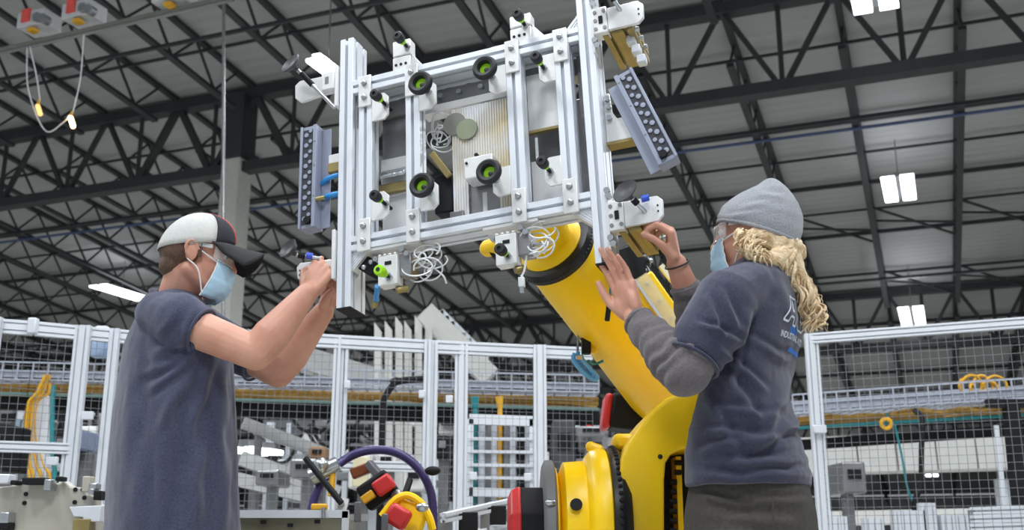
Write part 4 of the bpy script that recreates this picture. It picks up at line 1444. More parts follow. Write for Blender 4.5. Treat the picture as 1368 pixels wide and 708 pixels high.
# big shoulder casting
yc = 3.08
out = [(826, 760), (826, 690), (827, 640), (831, 612), (840, 590), (856, 566), (872, 547), (890, 532), (912, 521), (940, 512), (985, 505), (1030, 520), (1050, 570), (1050, 760)]
pp = [at(u, v, yc) for u, v in out]
body = MB().prism([(a.x, a.z) for a in pp], yc, yc + .42).mesh('shoulder_casting')
hole = [(888, 745), (888, 640), (890, 618), (897, 607), (910, 601), (940, 597), (990, 600), (1000, 620), (1000, 745)]
hp = [at(u, v, yc) for u, v in hole]
cut = MB().prism([(a.x, a.z) for a in hp], yc - .1, yc + .24).mesh('cut')


def carve(me, cutter, bev):
    for x in (me, cutter):
        b_ = bmesh.new()
        b_.from_mesh(x)
        bmesh.ops.recalc_face_normals(b_, faces=b_.faces[:])
        b_.to_mesh(x)
        b_.free()
    a_ = bpy.data.objects.new('a', me)
    c_ = bpy.data.objects.new('c', cutter)
    col.objects.link(a_)
    col.objects.link(c_)
    md = a_.modifiers.new('b', 'BOOLEAN')
    md.operation = 'DIFFERENCE'
    md.object = c_
    md.solver = 'EXACT'
    if bev:
        bv = a_.modifiers.new('v', 'BEVEL')
        bv.width, bv.segments, bv.limit_method, bv.angle_limit = bev, 4, 'ANGLE', R(40)
    outm = bpy.data.meshes.new_from_object(a_.evaluated_get(bpy.context.evaluated_depsgraph_get()))
    bpy.data.objects.remove(a_)
    bpy.data.objects.remove(c_)
    return outm


cm = carve(body, cut, .022)
casting = link_mesh(cm, 'shoulder_casting', M_YELLOW, rb)
casting.data.set_sharp_from_angle(angle=R(35))
# what shows in the opening
a, b = at(893, 625, yc + .2), at(935, 745, yc + .2)
MB().span((a.x - .03, yc + .21, b.z), (b.x + .2, yc + .238, a.z + .04)).build('opening_back', M_DKMETAL, casting)
m_ = MB()
for k in range(9):
    v = 618 + k * 13
    c = at(895 + (6 if k < 2 else 0), v, yc + .10)
    MB().cyl(c, c + V((.02, -.0, 0)), .008, n=8).build('opening_bolt', M_BLACKP, casting)
a, b = at(899, 612, yc + .16), at(905, 745, yc + .16)
MB().span((a.x, yc + .1, b.z), (a.x + .015, yc + .2, a.z)).build('inner_web', M_YELLOW, casting)
MB().ell(at(882, 610, yc - .001), (.007, .004, .007)).build('casting_screw', M_DKMETAL, casting)
# shoulder axis: rings, housings, motor (axis runs left, slightly towards the camera)
ax = V((-1, -.02, 0)).normalized()
c0 = at(834, 712, yc + .2)
zc0 = c0.z


def along(px):             # distance along the axis that lands at that column
    k = 0.0
    for _ in range(30):
        p = c0 + ax * k
        r_ = p - CAM_LOC
        u = 684 + F_PX * r_.x / r_.dot(V((0, cp, sp)))
        k += (u - px) * r_.dot(V((0, cp, sp))) / F_PX * .8
    return k


K = {px: along(px) for px in (834, 826, 812, 808, 782, 778, 752, 746, 741, 724, 722, 690, 682, 696, 678)}
MB().lathe([(.225, K[834]), (.246, K[826]), (.25, (K[826] + K[812]) / 2), (.246, K[812] + .003), (.225, K[808])], c0, ax, 64).build('axis_ring', M_DKMETAL, rb)
m = MB()
for k in range(72):
    a = 2 * math.pi * k / 72
    s2, u2, _ = frame(ax)
    m.ell(c0 + ax * ((K[826] + K[812]) / 2) + (s2 * math.cos(a) + u2 * math.sin(a)) * .25, .007, n=6, m=4)
m.build('ring_bolts', M_BLACKP, rb, kind='stuff')
MB().lathe([(.23, K[812]), (.243, K[808]), (.246, K[808] + .02), (.24, K[782] - .015), (.222, K[782]), (.20, K[778])], c0, ax, 64).build('axis_housing', M_YELLOW, rb)
MB().lathe([(.205, K[782]), (.21, K[778]), (.205, K[752]), (.17, K[746])], c0, ax, 56).build('gear_housing', M_YELLOW, rb)
MB().lathe([(.16, K[746]), (.19, K[746] + .008), (.19, K[741]), (.16, K[741] + .006)], c0, ax, 48).build('motor_flange', M_YELLOW, rb)
MB().lathe([(.195, K[741]), (.212, K[741] + .008), (.212, K[724] - .008), (.195, K[724])], c0, ax, 48).build('grey_band', mat('band_grey', '#6f7072', rough=.5), rb)
for s in (-1, 1):
    MB().ell(c0 + ax * ((K[741] + K[724]) / 2) + V((0, -.2, .05 * s + .03)), (.016, .01, .01)).build('band_clip', M_ZINC, rb)


def boxround(r, k, bev=.3, n=8):
    s2, u2, _ = frame(ax)
    pts = []
    for i in range(8):
        a = math.pi / 8 + i * math.pi / 4
        pts.append(c0 + ax * k + (s2 * math.cos(a) + u2 * math.sin(a)) * r)
    return pts


MB().rings([boxround(.135, K[724] - .02), boxround(.14, K[722]), boxround(.14, K[696] + .004), boxround(.13, K[696] + .01)]).build('motor_body', M_BLACKP, rb, smooth=False, bevel=.006)
MB().rings([boxround(.137, K[696]), boxround(.143, K[696] + .006), boxround(.132, K[682]), boxround(.105, K[678])]).build('motor_cap', M_RED, rb, smooth=False, bevel=.005)
# lug with a hole on the housing, top lug
lug = at(766, 656, yc - .02)
p_ = c0 + ax * ((K[778] + K[752]) / 2) + V((0, -.2, .075))
MB().cyl(p_ + V((0, .02, 0)), p_ + V((0, -.012, 0)), .017, n=16).build('housing_plug', M_DKMETAL, rb)
p_ = c0 + ax * ((K[782] + K[808]) / 2) + V((0, 0, .24))
MB().cap(p_ + V((.01, 0, .0)), p_ + V((-.008, 0, .012)), .022, .016).build('top_lug', M_YELLOW, rb)
MB().box(at(833, 592, yc + .2), (.07, .1, .05)).build('top_lug', M_YELLOW, rb, bevel=.015)
for u, v, lab in ((796, 706, 'warning_plate'),):
    c = at(u, v, 2.99)
# upper motor behind the forearm
c = at(836, 553, 3.9)
MB().box(c, (.12, .16, .125), rotm('Y', 8)).build('elbow_motor', M_BLACKP, rb, bevel=.012)
MB().box(c + V((-.07, 0, .005)), (.03, .15, .125), rotm('Y', 8)).build('elbow_motor_cap', M_RED, rb, bevel=.012)
# base under the casting
MB().lathe([(.34, 0), (.34, .08), (.27, .12), (.25, .45), (.22, .6)], V((pp[6].x + .15, yc + .33, 0)), (0, 0, 1), 40).build('robot_base', M_YELLOW, rb)
# dress pack beside the forearm
t = thing('hose_loop', 'clear blue loop of air hose hanging below the forearm of the robot', 'hose', at(782, 480, 3.5))
MB().tube(spline([at(u, v, 3.45) for u, v in ((768, 472), (766, 480), (774, 492), (786, 503), (795, 507), (797, 503), (788, 492), (779, 482), (776, 474))]), .0075, 8).build('hose_tube', mat('clear_blue_hose', '#5aa9e6', rough=.15), t)
MB().tube(spline([at(u, v, 3.47) for u, v in ((772, 470), (773, 484), (783, 497), (792, 500))]), .0075, 8).build('hose_tube', MATS['clear_blue_hose'], t)
MB().box(at(783, 462, 3.47), (.03, .04, .055)).build('black_coupler', M_BLACKP, t, bevel=.004)
MB().cyl(at(776, 449, 3.47), at(788, 452, 3.47), .013, n=12).build('blue_collar', mat('deep_blue', '#2a3f8a', rough=.4), t)
MB().box(at(794, 463, 3.5), (.026, .04, .05), rotm('Y', 15)).build('yellow_lug', M_YELLOW, t, bevel=.004)
MB().box(at(774, 478, 3.44), (.018, .015, .012)).build('beige_clip', mat('beige_clip', '#d6b98a'), t)
MB().tube(spline([at(771, 478, 3.47), at(772, 460, 3.47), at(773, 440, 3.45)]), .004, 6).build('thin_lead', M_GREY, t)
MB().tube(spline([at(786, 482, 3.47), at(795, 486, 3.5), at(806, 482, 3.5)]), .005, 6).build('teal_lead', M_TEAL, t)
# ================================================================ people
M_SKIN = bpy.data.materials.new('skin')
M_SKIN.use_nodes = True
nt = M_SKIN.node_tree
b = nt.nodes['Principled BSDF']
tc = nt.nodes.new('ShaderNodeTexCoord')
n1 = nt.nodes.new('ShaderNodeTexNoise')
n1.inputs['Scale'].default_value = 14
n1.inputs['Detail'].default_value = 5
nt.links.new(tc.outputs['Object'], n1.inputs['Vector'])
rp = nt.nodes.new('ShaderNodeValToRGB')
rp.color_ramp.elements[0].color, rp.color_ramp.elements[1].color = lin('#bd8570'), lin('#cd9a84')
rp.color_ramp.elements[0].position, rp.color_ramp.elements[1].position = .3, .7
nt.links.new(n1.outputs['Fac'], rp.inputs[0])
nt.links.new(rp.outputs[0], b.inputs['Base Color'])
b.inputs['Roughness'].default_value = .5
b.inputs['Subsurface Weight'].default_value = .12
b.inputs['Subsurface Radius'].default_value = (.012, .005, .003)
n2 = nt.nodes.new('ShaderNodeTexNoise')
n2.inputs['Scale'].default_value = 220
bp = nt.nodes.new('ShaderNodeBump')
bp.inputs['Strength'].default_value = .12
bp.inputs['Distance'].default_value = .004
nt.links.new(tc.outputs['Object'], n2.inputs['Vector'])
nt.links.new(n2.outputs['Fac'], bp.inputs['Height'])
nt.links.new(bp.outputs[0], b.inputs['Normal'])

M_TEE = mat('heather_navy', '#393c4f', rough=.9, scale=180, hex2='#494c62', bump=.25, bscale=500, spec=.15, sheen=.25)
M_TEEW = mat('faded_navy', '#333546', rough=.9, scale=180, hex2='#404254', bump=.25, bscale=500, spec=.15, sheen=.25)
M_SLEEVE = mat('grey_waffle_sleeve', '#5c575a', rough=.9, scale=120, hex2='#6b6568', bump=.4, bscale=350, spec=.15, sheen=.25)
M_TROUS = mat('olive_grey_twill', '#3f3c39', rough=.85, scale=90, hex2='#4a4743', bump=.2, bscale=400, spec=.2)
M_JEANS = mat('dark_trousers', '#2e3138', rough=.85, scale=90, bump=.2, bscale=400)
M_MASK = mat('mask_blue', '#abcfe6', rough=.8, var=.05, scale=40, bump=.1, bscale=300)
M_STRAP = mat('mask_strap', '#e4e6e8', rough=.7)
M_CAPG = mat('cap_mesh_grey', '#c9c9c6', rough=.85, scale=300, var=.12, bump=.5, bscale=500)
M_CAPN = mat('cap_navy', '#23252f', rough=.85, scale=200, var=.12, bump=.3, bscale=500)
M_CAPB = mat('cap_brim_black', '#14151a', rough=.8, var=.1)
M_CAPR = mat('cap_red', '#c23b34', rough=.7)
M_HAIRB = mat('brown_hair', '#4a3527', rough=.6, scale=90, hex2='#6d5140', stretch=(4, 4, .5), bump=.6, bscale=200)
M_HAIRY = mat('blonde_hair', '#b8976c', rough=.5, scale=40, hex2='#e8d6b4', bump=.4, bscale=160)
M_BEANIE = mat('grey_knit', '#84868d', rough=.95, scale=220, hex2='#9b9da3', bump=.5, bscale=420, spec=.1, sheen=.3)
M_LENS = mat('clear_lens', '#eef2f4', rough=.05, alpha=.22, spec=.8)
M_FRAMEG = mat('clear_frame', '#dfe3e6', rough=.1, alpha=.55, spec=.7)
M_EYE = mat('eye_white', '#e6e2de', rough=.2)
M_IRIS = mat('iris_dark', '#3c2c22', rough=.2)
M_BROW = mat('brow_hair', '#5d4433', rough=.8)
M_SHOE = mat('boot_leather', '#33291f', rough=.6)


def basis(yaw, pitch=0, roll=0):      # forward, left, up
    f = V((math.cos(R(yaw)), math.sin(R(yaw)), 0))
    m = Matrix.Rotation(R(yaw), 3, 'Z') @ Matrix.Rotation(R(pitch), 3, 'Y') @ Matrix.Rotation(R(roll), 3, 'X')
    return m                          # local x forward, y left, z up


class Head:
    def __init__(s, c, yaw, pitch=0, roll=0, k=1.0):
        s.c, s.m, s.k = V(c), basis(yaw, pitch, roll), k

    def p(s, x, y, z):
        return s.c + s.m @ (V((x, y, z)) * s.k)

    def fill(s, mb, neck_to, neck_r=.058, fem=False):
        def ell(c, r):
            mb.ell(s.p(*c), [q * s.k for q in r], s.m, 24, 14)

        def cap(a, b_, r0, r1=None):
            mb.cap(s.p(*a), s.p(*b_), r0 * s.k, (r1 or r0) * s.k)
        ell((-.012, 0, .040), (.097, .076, .086))
        ell((.032, 0, -.018), (.066, .064, .10))
        j = .046 if fem else .052
        for sd in (-1, 1):
            cap((-.012, sd * j, -.05), (.062, sd * .018, -.092), .026, .026)
            ell((.058, sd * .034, -.024), (.028, .027, .034))
            cap((.088, sd * .012, .036), (.07, sd * .052, .036), .011, .010)
            # ear: rim and lobe
            ell((-.012, sd * .079, -.004), (.019, .007, .030))
            mb.tube(spline([s.p(-.004, sd * .078, -.03), s.p(-.024, sd * .086, -.012), s.p(-.032, sd * .090, .012), s.p(-.022, sd * .089, .030), s.p(-.004, sd * .084, .026), s.p(.004, sd * .08, .008)], 4), .0055 * s.k, 8)
        ell((.078, 0, -.098), (.024, .026, .02))
        cap((.094, 0, .024), (.116, 0, -.018), .009, .0125)
        for sd in (-1, 1):
            ell((.104, sd * .011, -.024), (.011, .008, .008))
        ell((.094, 0, -.052), (.010, .022, .007))
        ell((.092, 0, -.064), (.010, .02, .007))
        mb.cap(s.p(-.022, 0, -.05), V(neck_to), neck_r, neck_r * 1.08, 20)

    def eyes(s, parent):
        for sd in (-1, 1):
            e = MB().ell(s.p(.079, sd * .033, .016), .0125 * s.k).build('eye', M_EYE, parent)
            MB().ell(s.p(.0895, sd * .034, .015), .0055 * s.k, n=10, m=6).build('iris', M_IRIS, e)
            MB().tube(spline([s.p(.098, sd * .014, .036), s.p(.094, sd * .035, .042), s.p(.078, sd * .054, .036)], 4), .004 * s.k, 6).build('eyebrow', M_BROW, parent)

    def mask(s, parent):
        rows = []
        nv, nu = 12, 19
        for i in range(nv + 1):
            t = i / nv
            z = -.014 - .112 * t
            bulge = math.sin(math.pi * (.12 + .8 * t))
            rx = .068 + .027 * bulge - (.012 if t > .85 else 0) * (t - .85) / .15
            ry = .070 + .006 * bulge - .010 * t
            row = []
            for j in range(nu + 1):
                am = 60 + 20 * t
                a = R(-am + 2 * am * j / nu)
                pin = math.cos(a) ** 2
                nose = .016 * math.exp(-((a / .22) ** 2)) * max(0, 1 - t * 2.2)
                pl = .0050 * (((t * 5) % 1) - .5) * (1 if .15 < t < .9 else 0)
                zz = z + .012 * (1 - pin) * (1 - t)
                row.append(s.p(.028 + (rx + nose + pl) * math.cos(a), (ry + pl) * math.sin(a), zz + (.004 * math.sin(9 * a) * pin)))
            rows.append(row)
        mk = MB().grid(rows).build('face_mask', M_MASK, parent, solid=.0022, fix=False)
        for sd, j in ((-1, 0), (1, nu)):
            for i, (zx) in ((1, .026), (nv - 1, -.026)):
                MB().tube(spline([rows[i][j], s.p(.018, sd * .076, .006 if i == 1 else -.052), s.p(-.02, sd * .083, zx)], 5), .0022, 6).build('mask_strap', M_STRAP, mk)
        e = MB()
        for sd, j in ((-1, 0), (1, nu)):
            e.tube([r[j] for r in rows], .0022, 6)
        e.build('mask_edge', M_STRAP, mk)
        return mk

    def glasses(s, parent):
        g = None
        for sd in (-1, 1):
            rows = []
            for i in range(7):
                z = .028 - .040 * i / 6
                rows.append([s.p(.040 + .072 * math.cos(R(a_)), sd * .076 * math.sin(R(a_)), z + (.004 if a_ > 60 else 0)) for a_ in range(8, 84, 8)])
            o = MB().grid(rows).build('safety_lens', M_LENS, parent, solid=.002, fix=False)
            MB().tube(rows[0], .0026, 6).build('lens_rim', M_FRAMEG, o)
            MB().tube(rows[-1], .0012, 6).build('lens_rim', M_FRAMEG, o)
            MB().bar(s.p(.044, sd * .076, .028), s.p(-.03, sd * .084, .024), .012, .003, up=s.m @ V((0, 1, 0))).build('temple_arm', M_FRAMEG, o)


def finger(mb, base, d, axis, lens, curls, radii):
    p, d = V(base), V(d).normalized()
    for L_, c_, (r0, r1) in zip(lens, curls, zip(radii[:-1], radii[1:])):
        d = Matrix.Rotation(R(c_), 3, axis) @ d
        q = p + d * L_
        mb.cap(p, q, r0, r1, 12, 4)
        p = q
    return p, d


NAILS = []


def hand(mb, wrist, fwd, pal, curls, thumb_dirs, side, k=1.0, spread=6.0, wr=.026):
    """side: +1 left hand, -1 right hand; thumb lies at side * (pal x fwd)"""
    fwd = V(fwd).normalized()
    pal = V(pal)
    pal = (pal - fwd * pal.dot(fwd)).normalized()
    lat = pal.cross(fwd).normalized() * side       # towards the thumb
    axis = fwd.cross(pal).normalized()             # turning fwd towards pal
    W = V(wrist)
    offs = (.029, .009, -.011, -.029)
    dist = (.090, .094, .088, .078)
    LEN = ((.044, .026, .021), (.049, .030, .022), (.045, .028, .022), (.035, .021, .019))
    RAD = ((.0098, .0090, .0082, .0068), (.0100, .0092, .0083, .0069), (.0095, .0087, .0079, .0066), (.0084, .0077, .0069, .0058))
    for i in range(4):
        kn = W + (fwd * dist[i] + lat * offs[i]) * k
        mb.cap(W + (fwd * .012 + lat * offs[i] * .55) * k, kn, .0145 * k, .0118 * k, 12, 4)
        d = Matrix.Rotation(R(spread * (1.2, .3, -.6, -1.6)[i]) * (1 if axis.dot(lat.cross(fwd)) == 0 else 1), 3, pal * (1 if lat.cross(fwd).dot(pal) > 0 else -1) * -1) @ fwd
        e, ed = finger(mb, kn, d, axis, [x * k for x in LEN[i]], curls[i], [r * k for r in RAD[i]])
        NAILS.append((e, ed, axis))
    m3 = Matrix((lat, fwd, pal)).transposed()
    mb.ell(W + (fwd * .052 - pal * -.004) * k, [x * k for x in (.036, .050, .0155)], m3, 16, 10)
    mb.ell(W + (fwd * .034 + lat * .020 + pal * .010) * k, [x * k for x in (.018, .034, .016)], m3, 14, 8)     # thumb pad
    mb.ell(W + (fwd * .034 - lat * .022 + pal * .008) * k, [x * k for x in (.014, .034, .014)], m3, 14, 8)     # heel pad
    p = W + (fwd * .024 + lat * .026 + pal * .006) * k
    for (f_, l_, q_), L_, r0, r1 in zip(thumb_dirs, (.044, .034, .027), (.0155, .0118, .0105), (.0118, .0105, .0082)):
        d = (fwd * f_ + lat * l_ + pal * q_).normalized()
        q = p + d * L_ * k
        mb.cap(p, q, r0 * k, r1 * k, 12, 4)
        p = q
    mb.ell(W, [x * k for x in (wr * 1.12, wr * 1.2, wr * .82)], m3, 16, 10)


def arm(mb, sh, el, wr, r=(.058, .047, .047, .030)):
    mb.cap(sh, el, r[0], r[1], 18)
    mid = V(el).lerp(V(wr), .28)
    mb.cap(el, mid, r[2] * .96, r[2] * 1.06, 18)
    mb.cap(mid, wr, r[2] * 1.06, r[3], 18)


def superloop(c, a, b_, yaw, n=40, e=2.4, z=0):
    f = V((math.cos(yaw), math.sin(yaw), 0))
    l = V((-math.sin(yaw), math.cos(yaw), 0))
    out = []
    for i in range(n):
        t = 2 * math.pi * i / n
        ct, st = math.cos(t), math.sin(t)
        out.append(c + f * (b_ * math.copysign(abs(ct) ** (2 / e), ct)) + l * (a * math.copysign(abs(st) ** (2 / e), st)))
    return out


def torso(mb, rows, y, yaw, a, amax=None):
    """rows: (pixel row, left edge, right edge[, lateral half width]) of the outline; rings solved so that they span it"""
    rs = []
    yw = R(yaw)
    for row in rows:
        v, u0, u1 = row[:3]
        aa = row[3] if len(row) > 3 else a
        c = at((u0 + u1) / 2, v, y)
        hw = (at(u1, v, y).x - at(u0, v, y).x) / 2
        s2 = (hw * 1.0) ** 2 - (aa * math.sin(yw)) ** 2
        bb = math.sqrt(max(s2, (aa * .45) ** 2)) / abs(math.cos(yw))
        if s2 < (aa * .45) ** 2:
            aa = math.sqrt(max(.0004, hw ** 2 - (bb * math.cos(yw)) ** 2)) / abs(math.sin(yw)) if hw > bb * abs(math.cos(yw)) else hw
        rs.append(superloop(c, aa, bb, yw, e=2.25))
    mb.rings(rs)


def pix(c):
    r_ = c - CAM_LOC
    z_ = r_.y * cp + r_.z * sp
    return 684 + F_PX * r_.x / z_, 354 - F_PX * (-r_.y * sp + r_.z * cp) / z_


def folds(lines, fine=.002, seed=0.0, sc_=(6, 6, 6), amp=.004):
    """creases along drawn lines on the side towards the camera (width in pixels, height in metres), plus gentle cloth noise everywhere"""
    def fn(c, n):
        d = amp * noise.noise((c.x * sc_[0] + seed, c.y * sc_[1], c.z * sc_[2]))
        d += fine * noise.noise((c.x * 28 + seed, c.y * 28, c.z * 20))
        if n.y < .35:
            u, v = pix(c)
            wob = 5 * noise.noise((c.x * 12 + seed, c.y * 12, c.z * 12))
            u, v = u + wob, v + wob
            for u0, v0, u1, v1, w_, h_ in lines:
                du, dv = u1 - u0, v1 - v0
                t = ((u - u0) * du + (v - v0) * dv) / (du * du + dv * dv)
                if -.15 < t < 1.15:
                    x = ((u - u0) * dv - (v - v0) * du) / math.hypot(du, dv) / w_
                    if abs(x) < 3:
                        e = max(0.0, math.sin(math.pi * min(1, max(0, (t + .15) / 1.3))))
                        d += h_ * e * (math.exp(-x * x) - .8 * math.exp(-((x - 1.3) ** 2) * 1.6)) * (1 if n.y < 0 else .5)
        return d
    return fn


# ---------------------------------------------------------------- man in the cap
man = thing('person', 'man in a grey and navy cap gripping the left post of the frame', 'person', V((at(235, 600, 3.2).x, 3.2, 0)))
YM = 3.18
NAILS.clear()
mb = MB()
hm = Head(at(263, 345, 3.13), 14, 9, 0, .97)
neck_m = at(236, 412, 3.17)
hm.fill(mb, neck_m, .060)
S_R, E_R, W_R = at(240, 430, 2.99), at(342, 472, 2.95), at(411, 391, 2.965)
S_L, E_L, W_L = at(236, 425, 3.34), at(372, 497, 3.24), at(432, 417, 3.10)
arm(mb, S_R, E_R, W_R, (.058, .048, .050, .031))
arm(mb, S_L, E_L, W_L, (.058, .048, .050, .031))
hand(mb, W_R, at(440, 344, 2.985) - W_R, V((.12, .98, -.1)), [(48, 80, 40), (55, 80, 40), (62, 80, 40), (68, 78, 40)],
     [(.75, .55, .25), (.8, .1, .65), (.7, -.2, .8)], -1, 1.02)
hand(mb, W_L, at(447, 372, 3.075) - W_L, V((.9, -.3, .1)), [(50, 70, 35), (55, 75, 40), (60, 75, 40), (62, 75, 40)],
     [(.75, .5, .35), (.8, .1, .6), (.7, -.2, .8)], 1, 1.0)
# trunk and legs inside the clothes
torso(mb, [(690, 160, 302, .15), (600, 165, 300, .17), (500, 172, 298, .18), (440, 190, 285, .17), (412, 205, 268, .12)], YM, 28, .16)
hipc = at(230, 700, YM)
ft = V((math.cos(R(28)), math.sin(R(28)), 0))
lf = V((-ft.y, ft.x, 0))
for sd in (-1, 1):
    hp_ = V((hipc.x, hipc.y, .90)) + lf * .095 * sd
    kn = V((hipc.x, hipc.y, .50)) + lf * .11 * sd + ft * .02
    an = V((hipc.x, hipc.y, .09)) + lf * .12 * sd - ft * .02
    mb.cap(hp_, kn, .088, .058, 18)
    mb.cap(kn, an, .056, .042, 18)
    mb.cap(an + V((0, 0, -.04)), an + ft * .16 + V((0, 0, -.055)), .035, .03, 14)
me = remesh(mb, 'body', .0036, 5)
body_m = link_mesh(me, 'body', M_SKIN, man)
hm.eyes(man)
hm.mask(man)
hm.glasses(man)
# hair below the cap
mb = MB()
mb.ell(hm.p(-.038, 0, .012), [x * .97 for x in (.078, .0815, .075)], hm.m, 24, 14)
mb.ell(hm.p(-.055, 0, -.035), [x * .97 for x in (.052, .060, .05)], hm.m, 24, 14)
me = remesh(mb, 'hair', .004, 3)
displace(me, lambda c, n: .003 * noise.noise((c.x * 60, c.y * 60, c.z * 25)))
link_mesh(me, 'hair', M_HAIRB, man)
for sd in (-1, 1):
    MB().bar(hm.p(.008, sd * .0775, .03), hm.p(.012, sd * .076, -.012), .012, .006).build('sideburn', M_HAIRB, man, bevel=.002)


# cap: light mesh back, navy front, black brim
def cap_shell(lo, hi, k=1.0):
    rows = []
    nz = 10
    for i in range(nz + 1):
        row = []
        t = i / nz
        el = R(88) * t
        for j in range(25):
            az = R(lo + (hi - lo) * j / 24)
            x = -.010 + .111 * k * math.cos(el) * math.cos(az)
            y = .089 * k * math.cos(el) * math.sin(az)
            z0 = .026 + .028 * math.cos(az)
            front = .004 * max(0, math.cos(az)) * math.sin(el * 1.2)
            row.append(hm.p(x + front, y, z0 * (1 - t) + .026 * t + (.118 * k) * math.sin(el) ** .95))
        rows.append(row)
    return rows


cap_ = MB().grid(cap_shell(58, 302)).build('cap_crown', M_CAPG, man, solid=.003, fix=False)
MB().grid(cap_shell(-58, 58, 1.006)).build('cap_front', M_CAPN, cap_, solid=.004, fix=False)
r_ = cap_shell(-58, 58, 1.02)
for j in (12, ):
    MB().tube([q[j] for q in r_[1:]], .004, 6).build('cap_piping', M_CAPR, cap_)
MB().ell(hm.p(-.010, 0, .146), (.008, .008, .004)).build('cap_button', M_CAPN, cap_)
rows = []
for i in range(9):
    t = i / 8
    row = []
    for j in range(21):
        az = R(-66 + 132 * j / 20)
        ext = .096 * t * (max(0.0, math.cos(az * .95)) ** .36)
        x0_ = -.008 + .110 * math.cos(az)
        x = x0_ + t * (.196 - .05 * (abs(az) / R(66)) ** 3 - x0_)
        y = .088 * math.sin(az) * (1 - .04 * t)
        z = .026 + .028 * math.cos(az) - .002 * t - .62 * y * y / .088 * (.25 + 1.0 * t) * min(1, t * 3)
        row.append(hm.p(x, y, z + .004))
    rows.append(row)
MB().grid(rows).build('cap_brim', M_CAPB, cap_, solid=.004, fix=False)
# tee shirt
mb = MB()
torso(mb, [(716, 139, 322, .235), (650, 142, 321, .235), (600, 146, 320, .235), (550, 150, 319, .235), (500, 155, 316, .235), (465, 159, 312, .23), (440, 166, 302, .22), (420, 177, 288, .20), (404, 192, 273, .15), (394, 204, 262, .10)], YM, 28, .235)
sl_r = E_R.lerp(S_R, .86)
sl_l = E_L.lerp(S_L, .30)
mb.cap(at(214, 420, 3.03), S_R, .07, .083, 18)
mb.cap(S_R, sl_r, .083, .073, 20, 2)
mb.cap(at(214, 420, 3.30), S_L, .07, .083, 18)
mb.cap(S_L, sl_l, .083, .071, 20, 2)
# collar
mb.torus(at(231, 399, 3.165), hm.p(0, 0, 0) - neck_m, .066, .010, 28, 8)
me = remesh(mb, 'tee_shirt', .0055, 6)
L_ = lambda u0, v0, u1, v1, y, w_=.014, h_=.007: (u0, v0, u1, v1, w_ * 420, h_ * 1.6)
fr = 2.93
displace(me, folds([L_(262, 470, 200, 520, fr), L_(255, 490, 215, 570, fr, .02, .008), L_(285, 480, 250, 590, fr, .02, .007), L_(300, 500, 292, 640, fr, .022, .008), L_(225, 520, 215, 700, fr, .03, .008),
                    L_(180, 470, 168, 620, fr, .03, .006), L_(265, 600, 262, 708, fr, .024, .008), L_(305, 600, 300, 708, fr, .02, .007), L_(190, 600, 185, 708, fr, .03, .006),
                    L_(270, 430, 255, 470, 2.9, .012, .006), L_(252, 420, 240, 470, 2.9, .012, .005), L_(235, 415, 215, 450, 2.93, .016, .005), L_(240, 455, 205, 480, 2.95, .016, .008), L_(240, 475, 190, 500, 2.95, .016, .006)],
                   seed=3.3, amp=.006, sc_=(7, 7, 2.5)))
tee_m = link_mesh(me, 'tee_shirt', M_TEE, man)
# hems of the sleeves
for s_e, e_, r_ in ((sl_r, E_R, .0735), (sl_l, E_L, .0715)):
    dd_ = (e_ - s_e).normalized()
    MB().torus(s_e + dd_ * .040, dd_, .0645, .0045, 28, 8).build('sleeve_hem', M_TEE, man)
mb = MB()
for sd in (-1, 1):
    hp_ = V((hipc.x, hipc.y, .90)) + lf * .095 * sd
    kn = V((hipc.x, hipc.y, .50)) + lf * .11 * sd + ft * .02
    an = V((hipc.x, hipc.y, .10)) + lf * .12 * sd - ft * .02
    mb.cap(hp_, kn, .112, .085, 18)
    mb.cap(kn, an, .085, .075, 18)
mb.ell(V((hipc.x, hipc.y, .90)), (.155, .185, .13), Matrix.Rotation(R(28), 3, 'Z'))
link_mesh(remesh(mb, 'trousers', .009, 5), 'trousers', M_JEANS, man)
for sd in (-1, 1):
    an = V((hipc.x, hipc.y, .05)) + lf * .12 * sd
    s_ = MB().cap(an - ft * .05, an + ft * .17 - V((0, 0, .008)), .05, .042).build('shoe', M_SHOE, man)
    MB().box(an + ft * .06 + V((0, 0, -.04)), (.29, .09, .02), Matrix.Rotation(R(28), 3, 'Z')).build('sole', M_BLACKP, s_, bevel=.006)

# ---------------------------------------------------------------- woman in the beanie
wom = thing('person', 'woman in a grey beanie with curly blonde hair reaching for the right post', 'person', V((at(1000, 600, 2.75).x, 2.75, 0)))
YW = 2.74
FW_ = 180 - 28              # faces left and away
mb = MB()
hw = Head(at(1008, 318, 2.74), 180 - 32, -2, 0, .97)
neck_w = at(1018, 372, 2.76)
hw.fill(mb, neck_w, .052, True)
S2, E2, W2 = at(972, 398, 2.575), at(916, 497, 2.53), at(848, 424, 2.66)          # near (left) arm
S3, E3, W3 = at(972, 398, 2.92), at(944, 462, 2.80), at(904, 352, 2.70)           # far (right) arm
arm(mb, S2, E2, W2, (.050, .042, .043, .027))
arm(mb, S3, E3, W3, (.050, .042, .043, .027))
hand(mb, W2, at(829, 372, 2.675) - W2, V((-.8, -.5, .15)), [(4, 8, 6), (6, 8, 6), (8, 12, 8), (10, 14, 8)],
     [(.92, .52, .2), (1, .22, .1), (1, .1, .05)], 1, 1.05, spread=5)
hand(mb, W3, at(896, 306, 2.665) - W3, V((-.9, .15, .1)), [(48, 62, 30), (52, 68, 36), (58, 72, 40), (64, 74, 40)],
     [(.85, .25, .45), (.75, .05, .75), (.55, -.15, .9)], -1, .95, spread=2)
torso(mb, [(690, 945, 1062, .13), (600, 945, 1055, .135), (500, 955, 1050, .15), (430, 965, 1062, .16), (385, 985, 1050, .13)], YW, FW_, .15)
hipw = at(1003, 690, YW)
fw_ = V((math.cos(R(FW_)), math.sin(R(FW_)), 0))
